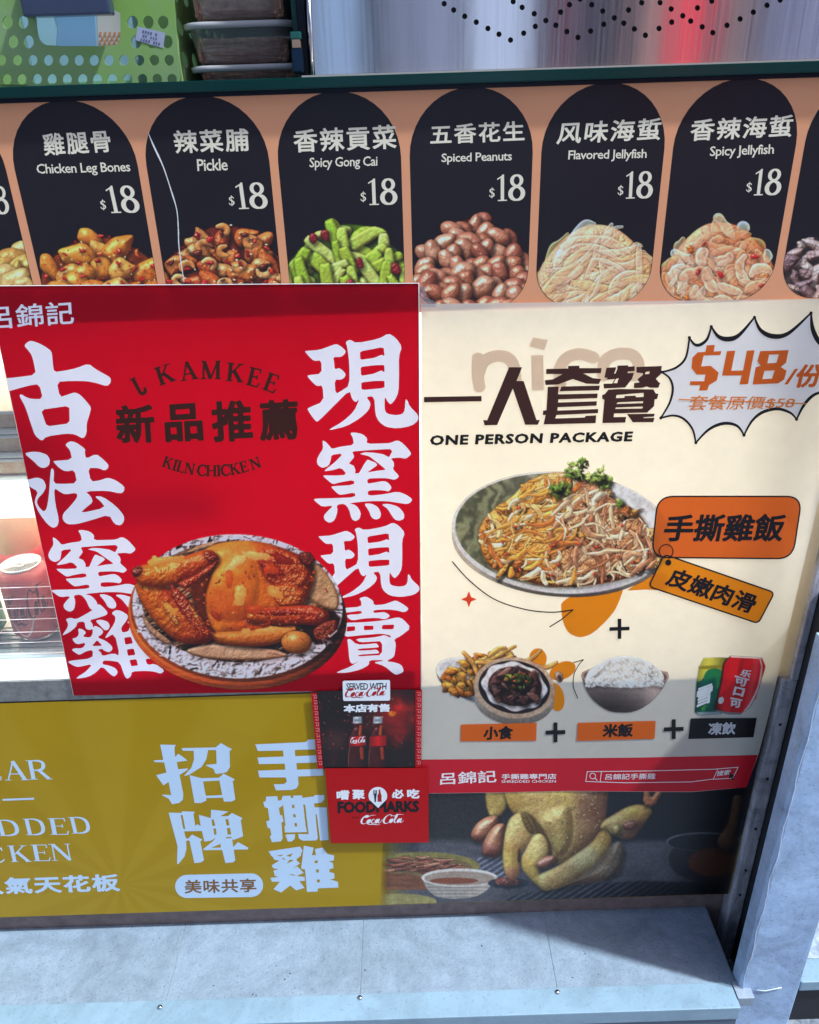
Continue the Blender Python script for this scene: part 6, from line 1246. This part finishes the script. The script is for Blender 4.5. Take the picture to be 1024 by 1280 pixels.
# footer
flat('footer_band', gridded([(527, 949.5), (640, 948.5), (800, 947), (947.5, 943.8), (933.5, 984), (866, 989.6), (832, 989.6), (711, 988.6), (620, 990.6), (536, 991.6), (527, 991.6)], 6), SW, T1, M_foot, wp_)
text('footer_logo', '呂錦記', [(551, 966), (620, 962.5), (621, 978), (550, 981)], SW, T2, M_fw, wp_, off=.015)
text('footer_lettering', '手撕雞專門店', [(627, 967.5), (695.5, 967), (695.5, 973.8), (627, 974.3)], SW, T2, M_fw, wp_, off=.02)
text('footer_lettering', 'SHREDDED CHICKEN', [(627, 975.4), (695, 975), (695, 978.2), (627, 978.6)], SW, T2, M_fw, wp_, off=.01)
sbx = z5([(125, 675), (400, 672), (700, 664), (815, 655), (790, 705), (690, 710), (600, 722), (300, 726), (118, 720)])
flat('search_box', union(ribbon(sbx + [sbx[0]], .8) + ribbon(z5([(190, 674), (184, 722)]), .8) + ribbon(z5([(722, 664), (702, 708)]), .7) + ribbon(z5([(150 + 13 * math.cos(t), 695 + 13 * math.sin(t)) for t in np.linspace(0, 6.3, 18)]), .8) + ribbon(z5([(160, 705), (170, 714)]), 1.)), SW, T2, M_fw, wp_, ML)
text('search_lettering', '呂錦記手撕雞', [(757, 967.5), (820, 966.5), (819, 974), (756.5, 974.7)], SW, T2, M_fw, wp_, off=.012)
text('search_lettering', '搜索', [(897, 963.8), (914, 961.8), (912, 968.5), (895.5, 970.3)], SW, T2, M_fw, wp_, off=.02)
poly('cursor', [(911.5, 966), (919, 970.5), (915.8, 971), (917.5, 974.5), (915.6, 975.3), (914, 971.8), (911.8, 973.8)], SW, T3, M_blk, wp_)

# ---- cola stickers
cs_ = thing('cola_sticker', 'dark cola bottle sticker with patterned red borders below the red poster', 'sticker', (.06, -.0075, .46), )
SC1 = Sheet(-.0048)
M_crd = paper('sticker_red_print', ink(168, 6, 14), noise=.04, rough=.3); M_pink = paper('sticker_border_pink', ink(196, 120, 130)); M_swh = paper('sticker_white_print', ink(226, 232, 240))
M_sdark = paper('sticker_dark_print', ink(24, 10, 14))
flat('backing_sheet', tess([(389, 866), (527.6, 862.3), (526.7, 959.5), (404, 961)]), SC1, 0, M_sdark, cs_)
poly('border', [(389, 866), (396.6, 865.8), (404.2, 960.8), (397.4, 961)], SC1, dL, M_crd, cs_); poly('border', [(519.2, 862.5), (527.6, 862.3), (526.7, 959.5), (519.2, 959.8)], SC1, dL, M_crd, cs_)
vf = []
for i in range(13):
    for (xa, ya, xb, yb) in [(390.2, 868, 397.2, 958), (520.4, 864.5, 520.2, 957.5)]:
        t = (i + .5) / 13; x, y = xa + (xb - xa) * t, ya + (yb - ya) * t; w_ = 5.2; h_ = 5.0
        p = [(x + .6, y - h_ / 2), (x + w_, y - h_ / 2 - .1), (x + w_ + .2, y + h_ * .22), (x + 2.4, y + h_ * .25), (x + 2.3, y - h_ * .05), (x + 3.6, y - h_ * .06)]
        vf.append(union(ribbon(p, .75, False)))
flat('border_pattern', joinvf(vf), SC1, 2 * dL, M_pink, cs_)
pic_bottles().make('bottles_picture', SC1, 2 * dL, picm, cs_)
flat('bottle_script', script_vf([(438, 921.5), (457.5, 920.5), (457, 929), (438, 930)]), SC1, 3 * dL, M_swh, cs_)
text('sticker_lettering', '本店有售', [(429.5, 880.5), (487.5, 879.5), (487.5, 889.8), (429.5, 890.8)], SC1, 3 * dL, M_swh, cs_, off=.05)
tab = [(428.4 + 1.5, 851), (486.5, 850), (487.6, 851.5), (487.9, 874), (486.6, 875.8), (430.5, 876.2), (429, 875), (428.4, 852.5)]
poly('white_tab', tab, SC1, .0006, M_swh, cs_)
M_teal = paper('teal_black_print', ink(10, 44, 56)); M_crs = paper('script_red_print', ink(160, 30, 34))
text('tab_lettering', 'SERVED WITH', [(433, 854), (483.5, 853.5), (483, 862), (433, 862.5)], SC1, .0006 + dL, M_teal, cs_, off=.01, space=.9)
flat('tab_script', script_vf([(432, 860), (485, 858), (482, 871), (430.5, 873)]), SC1, .0006 + 2 * dL, M_crs, cs_)
fm = thing('foodmarks_sticker', 'plain red sticker with pin emblem and FOODMARKS lettering', 'sticker', (.10, -.0082, .34))
SF = Sheet(-.0058)
flat('backing_sheet', tess([(406.3, 960.3), (535.3, 960), (536.2, 1053), (414, 1054.2)]), SF, 0, M_crd, fm)
z6 = lambda L: [(370 + x * .1797, 840 + y * .1797) for x, y in L]
for s_, q in (('嚐', [(281, 822), (372, 822), (372, 888), (284, 890)]), ('聚', [(390, 820), (480, 818), (482, 885), (394, 888)]), ('必', [(666, 815), (752, 815), (752, 880), (668, 880)]), ('吃', [(772, 814), (860, 814), (860, 880), (774, 880)])): text('sticker_character', s_, z6(q), SF, dL, M_swh, fm, off=.045)
text('brand_lettering', 'FOODMARKS', z6([(288, 900), (858, 893), (858, 975), (290, 985)]), SF, dL, M_blk, fm, off=.055, space=.98)
pin = [(570 + 65 * math.cos(t), 862 + 62 * math.sin(t)) for t in np.linspace(math.pi * .86, math.pi * 2.14, 24)] + [(572, 946)]
poly('pin_emblem', z6(pin), SF, 2 * dL, M_swh, fm)
flat('fork_mark', union([z6(q) for q in ([(539, 822), (545, 822), (545, 848), (539, 848)], [(549, 822), (554, 822), (554, 848), (549, 848)], [(558, 822), (564, 822), (564, 848), (558, 848)], [(539, 846), (564, 846), (560, 862), (556, 905), (548, 905), (544, 862)])]), SF, 3 * dL, M_teal, fm)
poly('bottle_mark', z6([(577, 818), (587, 818), (589, 842), (597, 860), (595, 880), (597, 902), (568, 902), (569, 880), (567, 860), (576, 842)]), SF, 3 * dL, M_crs, fm)
flat('brand_script', script_vf(z6([(450, 995), (757, 988), (748, 1058), (446, 1066)])), SF, dL, M_swh, fm)
text('brand_lettering', 'by', z6([(393, 1005), (440, 1004), (440, 1020), (394, 1022)]), SF, dL, M_sdark, fm)
# clear tape beside the poster corner
tp = thing('tape_strip', 'glossy strip of clear tape at the top left corner of the white poster', 'tape', (.02, -.006, .99))
flat('film', tess([(524.8, 358), (531, 357), (534, 372), (545, 378), (545, 384), (525, 384)]), Sheet(-.0052), 0, clear_mat('clear_tape', (.9, .9, .92), .35, .15), tp)

# ================================================================== things on the glass top
zt_ = 1.1645
bk_ = thing('green_basket', 'green perforated plastic basket at the top left of the counter', 'basket', (-.28, .1, zt_))
M_bas = mat('green_plastic', (.24, .42, .08), rough=.4, noise=.35, nscale=16, color2=(.30, .42, .22), bump=.05)
SB = Sheet(.05)
def hole(x, y, rx=6.4, ry=6.8, n=16): return [(x + rx * math.cos(t), y + ry * math.sin(t)) for t in np.linspace(0, 6.283, n, False)]
b5 = lambda x, y: (x * .3711, y * .3711)
hs = []
for y, L in ((75, [26, 78, 447, 500, 550]), (141, [-8, 44, 96, 459, 512, 564]), (203, [-46, 5, 58, 110, 163, 215, 266, 317, 367, 418, 470, 520, 570]), (267, [-30, 23, 73, 125, 175, 226, 278, 328, 378, 430, 480, 530, 580])):
    for x in L: X_, Y_ = b5(x, y); hs.append(hole(X_, Y_ - (0 if y < 200 else 0), 6.6 if y < 160 else 6.0, 8.2 if y < 160 else 6.8))
hs.append(chaikin([(44, 6), (46, 40), (50, 52), (60, 57.5), (144, 57.5), (151, 52), (150, 6)], 1))
outer = [(-45, -34), (212, -34), (218, 2), (222, 60), (225, 108), (-45, 112.5)]
fp = flat('front_panel', tess(outer, hs), SB, 0, M_bas, bk_); md = fp.modifiers.new('thick', 'SOLIDIFY'); md.thickness = .0016; md.offset = -1
ebx = at(222, 60, .05)[0]
so_ = [(.052, zt_ + .001), (.27, zt_ + .001), (.28, 1.256), (.052, 1.256)]; sh_ = [[(.07 + i * .03 + .008 * math.cos(t), z + .007 * math.sin(t)) for t in np.linspace(0, 6.283, 12, False)] for i in range(6) for z in (1.185, 1.21, 1.235)]
v_, f_ = tess(so_, sh_); sp = put('side_panel', [(ebx + (z - 1.165) * -.02 + (y - .05) * .06, y, z) for y, z in v_], f_, M_bas, bk_); md = sp.modifiers.new('thick', 'SOLIDIFY'); md.thickness = .0016
box('back_panel', -.45, ebx, .272, .275, zt_, 1.256, M_bas, bk_); box('base', -.45, ebx - .002, .053, .27, zt_, zt_ + .002, M_bas, bk_)
hx0, hx1 = at(34, 20, .045)[0], at(143, 20, .045)[0]; hz = at(90, 21, .045)[2]
box('handle_grip', hx0, hx1, .036, .049, hz, hz + .03, mat('navy_grip', (.03, .045, .09), rough=.3, coat=.4), bk_, bev=.002)
st_ = [(172, 33), (207, 41), (204, 60), (169, 50)]
stk = poly('price_sticker', st_, SB, .0003, mat('sticker_grey', (.42, .44, .56), rough=.3), bk_)
rr = random.Random(6)
flat('sticker_print', joinvf([tess([(175 + 3.2 * i + .6 * j, 37 + 5.5 * j + .75 * i), (175 + 3.2 * i + .6 * j + rr.uniform(1.2, 2.6), 37.4 + 5.5 * j + .75 * i), (175 + 3.2 * i + 2, 40.4 + 5.5 * j + .75 * i), (175 + 3.2 * i, 40 + 5.5 * j + .75 * i)]) for i in range(8) for j in range(3) if rr.random() < .75]), SB, .0005, mat('sticker_ink', (.12, .12, .25), rough=.4), stk)
pk = thing('packet', 'light blue and white packet with orange checks inside the green basket', 'packet', (-.3, .075, zt_ + .003))
px0 = lambda a, b, y=.075: at(a, b, y)
box('body', px0(20, 0)[0], px0(160, 0)[0], .075, .10, zt_ + .0035, 1.25, mat('packet_blue', (.42, .66, .82), rough=.35, bump=.1, bscale=30), pk, bev=.002)
SK = Sheet(.0748); poly('blue_flap', [(66, 14), (118, 14), (121, 62), (70, 64), (72, 34)], SK, 0, mat('packet_mid_blue', (.25, .45, .70), rough=.35), pk); poly('white_field', [(121, 14), (158, 14), (158, 62), (123, 62)], SK, 0, mat('packet_white', (.72, .66, .62), rough=.4), pk)
flat('orange_checks', joinvf([tess([(124 + 6 * i + 6 * (j % 2) * .5, 40 + 5 * j), (127 + 6 * i + 3 * (j % 2), 40 + 5 * j), (127 + 6 * i + 3 * (j % 2), 44.5 + 5 * j), (124 + 6 * i + 3 * (j % 2), 44.5 + 5 * j)]) for i in range(5) for j in range(4)]), SK, .0003, mat('packet_orange', (.75, .32, .14), rough=.4), pk)

def rr_ring(x0, x1, y0, y1, r, z, n=6): return [(x, y, z) for x, y in rrect(x0, x1, y0, y1, r, n)]
M_tub = clear_mat('frosted_tub_plastic', (.84, .82, .80), .10, .2, .14); M_rim = mat('tub_rim_plastic', (.42, .40, .39), rough=.3, spec=.6)
def tub(label, z0, h, x0, x1, ch, rimh=.005):
    t = thing('food_tub', label, 'tub', ((x0 + x1) / 2, .12, z0), 'plastic food tubs stacked on the counter')
    rings = [(z0 + .0005, .010), (z0 + .003, .006), (z0 + h * .8, .0015), (z0 + h - rimh, 0)]
    vs, fs = [], []
    for z, ins in rings: vs += rr_ring(x0 + ins, x1 - ins, .05 + ins, .22 - ins, .018, z)
    n = len(vs) // len(rings)
    for j in range(len(rings) - 1):
        for k in range(n): fs.append((j * n + k, j * n + (k + 1) % n, (j + 1) * n + (k + 1) % n, (j + 1) * n + k))
    fs.append(list(range(n))[::-1]); put('wall', vs, fs, M_tub, t, smooth=True)
    vs = []; 
    for z, e in ((z0 + h - rimh, -.001), (z0 + h - rimh, .0025), (z0 + h - .001, .003), (z0 + h, .001)): vs += rr_ring(x0 - e, x1 + e, .05 - e, .22 + e, .02, z)
    fs = [(j * n + k, j * n + (k + 1) % n, (j + 1) * n + (k + 1) % n, (j + 1) * n + k) for j in range(3) for k in range(n)]; put('lid_rim', vs, fs, M_rim, t, smooth=True)
    bm = bmesh.new(); bmesh.ops.create_grid(bm, x_segments=30, y_segments=14, size=.5); r2 = random.Random(int(z0 * 1000))
    vs, fs = [], []
    bm.free(); bm = box_bm(x0 + .008, x1 - .008, .058, .212, z0 + .002, z0 + h * ch, .006, seg=3); bmesh.ops.subdivide_edges(bm, edges=bm.edges, cuts=5, use_grid_fill=True)
    for v in bm.verts: v.co += v.normal * r2.uniform(-.0012, .0012)
    put_bm('contents', bm, mat('brown_pickle_mix', (.62, .36, .24), rough=.6, noise=.6, nscale=150, color2=(.24, .12, .09)), t)
x0, x1 = at(240, 95, .05)[0], at(376, 95, .05)[0]
z1 = at(300, 81, .05)[2]; z2_ = at(300, 26.5, .05)[2]
tub('lowest clear plastic tub with a pale rim, touching the glass top', zt_ + .0002, z1 - zt_, x0, x1 + .002, .7)
tub('middle clear tub of brown pickle in the stack of three', z1 + .0004, z2_ - z1, x0 - .002, x1 - .003, .62)
tub('top clear tub of the stack, cut by the top edge of the photo', z2_ + .0008, .05, x0, x1 - .004, .7)

# glass divider with clamp, then the perforated steel box
gd = thing('glass_divider', 'upright green-edged glass divider with a black clamp beside the steel box', 'divider', (-.085, .1, zt_))
dx0, dx1 = at(364, 20, .03)[0], at(372, 20, .03)[0]
box('glass', dx0 + .001, dx0 + .0055, .025, .5, zt_ + .0005, 1.62, M_gl, gd, bev=.0006); box('black_gasket', dx0 + .0058, dx0 + .0125, .024, .5, zt_ + .0005, 1.62, M_gld, gd, bev=.0006)
cz = at(375, 88, .02)[2]; cz2 = at(375, 40, .02)[2]
box('clamp_jaw', dx0 - .0005, dx0 + .009, .012, .03, zt_ + .004, cz + .016, mat('clamp_blue_black', (.01, .03, .06), rough=.2, metal=.6), gd, bev=.0015); box('clamp_pad', dx0 - .0003, dx0 + .0085, .014, .03, cz + .0225, cz2, mat('clamp_green', (.01, .10, .08), rough=.3), gd, bev=.001)
box('clamp_bolt', dx0 + .0008, dx0 + .0075, .013, .03, cz + .0163, cz + .0222, mat('brass_bolt', (.45, .3, .2), rough=.4, metal=.7), gd)
sbx_ = thing('steel_box', 'brushed stainless steel box with a zigzag of punched holes', 'steel box', (.2, .1, zt_))
def steel():
    m = bpy.data.materials.new('brushed_steel'); m.use_nodes = True; n = m.node_tree; L = n.links; p = n.nodes['Principled BSDF']
    p.inputs['Base Color'].default_value = (.50, .47, .48, 1); p.inputs['Metallic'].default_value = 1; p.inputs['Roughness'].default_value = .22
    p.inputs['Roughness'].default_value = .17; p.inputs['Anisotropic'].default_value = .96
    tn = n.nodes.new('ShaderNodeCombineXYZ'); tn.inputs[0].default_value = ANI[0]; tn.inputs[2].default_value = ANI[1]; L.new(tn.outputs[0], p.inputs['Tangent'])
    geo = n.nodes.new('ShaderNodeNewGeometry'); mp2 = n.nodes.new('ShaderNodeMapping'); mp2.inputs['Scale'].default_value = (24, 1, 5); L.new(geo.outputs['Position'], mp2.inputs[0])
    t2 = n.nodes.new('ShaderNodeTexNoise'); t2.inputs['Scale'].default_value = 1; t2.inputs['Detail'].default_value = 2; t2.inputs['Distortion'].default_value = .6; L.new(mp2.outputs[0], t2.inputs['Vector'])
    b2 = n.nodes.new('ShaderNodeBump'); b2.inputs['Strength'].default_value = 1; b2.inputs['Distance'].default_value = .00012; L.new(t2.outputs['Fac'], b2.inputs['Height'])
    mp3 = n.nodes.new('ShaderNodeMapping'); mp3.inputs['Scale'].default_value = (420, 1, 6); L.new(geo.outputs['Position'], mp3.inputs[0])
    t3 = n.nodes.new('ShaderNodeTexNoise'); t3.inputs['Scale'].default_value = 1; t3.inputs['Detail'].default_value = 4; L.new(mp3.outputs[0], t3.inputs['Vector'])
    r3 = n.nodes.new('ShaderNodeMapRange'); r3.inputs[3].default_value = .08; r3.inputs[4].default_value = .28; L.new(t3.outputs['Fac'], r3.inputs[0]); L.new(r3.outputs[0], p.inputs['Roughness'])
    c3 = n.nodes.new('ShaderNodeMix'); c3.data_type = 'RGBA'; c3.inputs[6].default_value = (.36, .34, .35, 1); c3.inputs[7].default_value = (.62, .58, .59, 1); L.new(t3.outputs['Fac'], c3.inputs[0]); L.new(c3.outputs[2], p.inputs['Base Color'])
    L.new(b2.outputs[0], p.inputs['Normal'])
    return m
ANI = (0., 1.)
M_st = steel()
SS = Sheet(.02); s6 = 674 / 1024
H6 = [(312, 7), (330, 19), (351, 31), (373, 42), (395, 54), (416, 65), (438, 76), (463, 63), (485, 50), (505, 39), (524, 48), (545, 60), (566, 71), (590, 59), (615, 46), (635, 34), (653, 44), (673, 55), (694, 67), (720, 54), (744, 42), (765, 30), (780, 40), (802, 51), (822, 62), (849, 48), (874, 36), (899, 23), (925, 10), (950, 0), (443, 3), (460, 14), (483, 26), (533, 23), (550, 9), (570, -2), (592, 9), (613, 21), (662, 19), (687, 5), (722, 5), (743, 17), (793, 15), (820, 2)]
hs = [hole(350 + x * s6, y * s6, 3.3, 3.6, 12) for x, y in H6]
out_ = [(385, -14), (1080, -60), (1062, 80.5), (391, 95.2)]
out_ = [at(384.0, -20, .02), (.62, .02, at(1024, -45, .02)[2]), (.62, .02, 1.1668), (at(390.5, 94, .02)[0], .02, 1.1668)]; out_ = [proj(*q) for q in out_]
fp = flat('front_plate', tess(out_, hs), SS, 0, M_st, sbx_); md = fp.modifiers.new('thick', 'SOLIDIFY'); md.thickness = .0012; md.offset = -1
ex = at(390.5, 94, .02)[0]; box('shell', ex + .001, .62, .024, .4, 1.1665, at(384, -20, .02)[2], M_dark, sbx_)  # near-black colour puts shade inside the box behind the holes
tube('left_fold', [(ex + .0004, .0195, 1.1668), (at(384, -20, .02)[0] + .0004, .0195, at(384, -20, .02)[2])], .0022, M_st, sbx_, n=10)
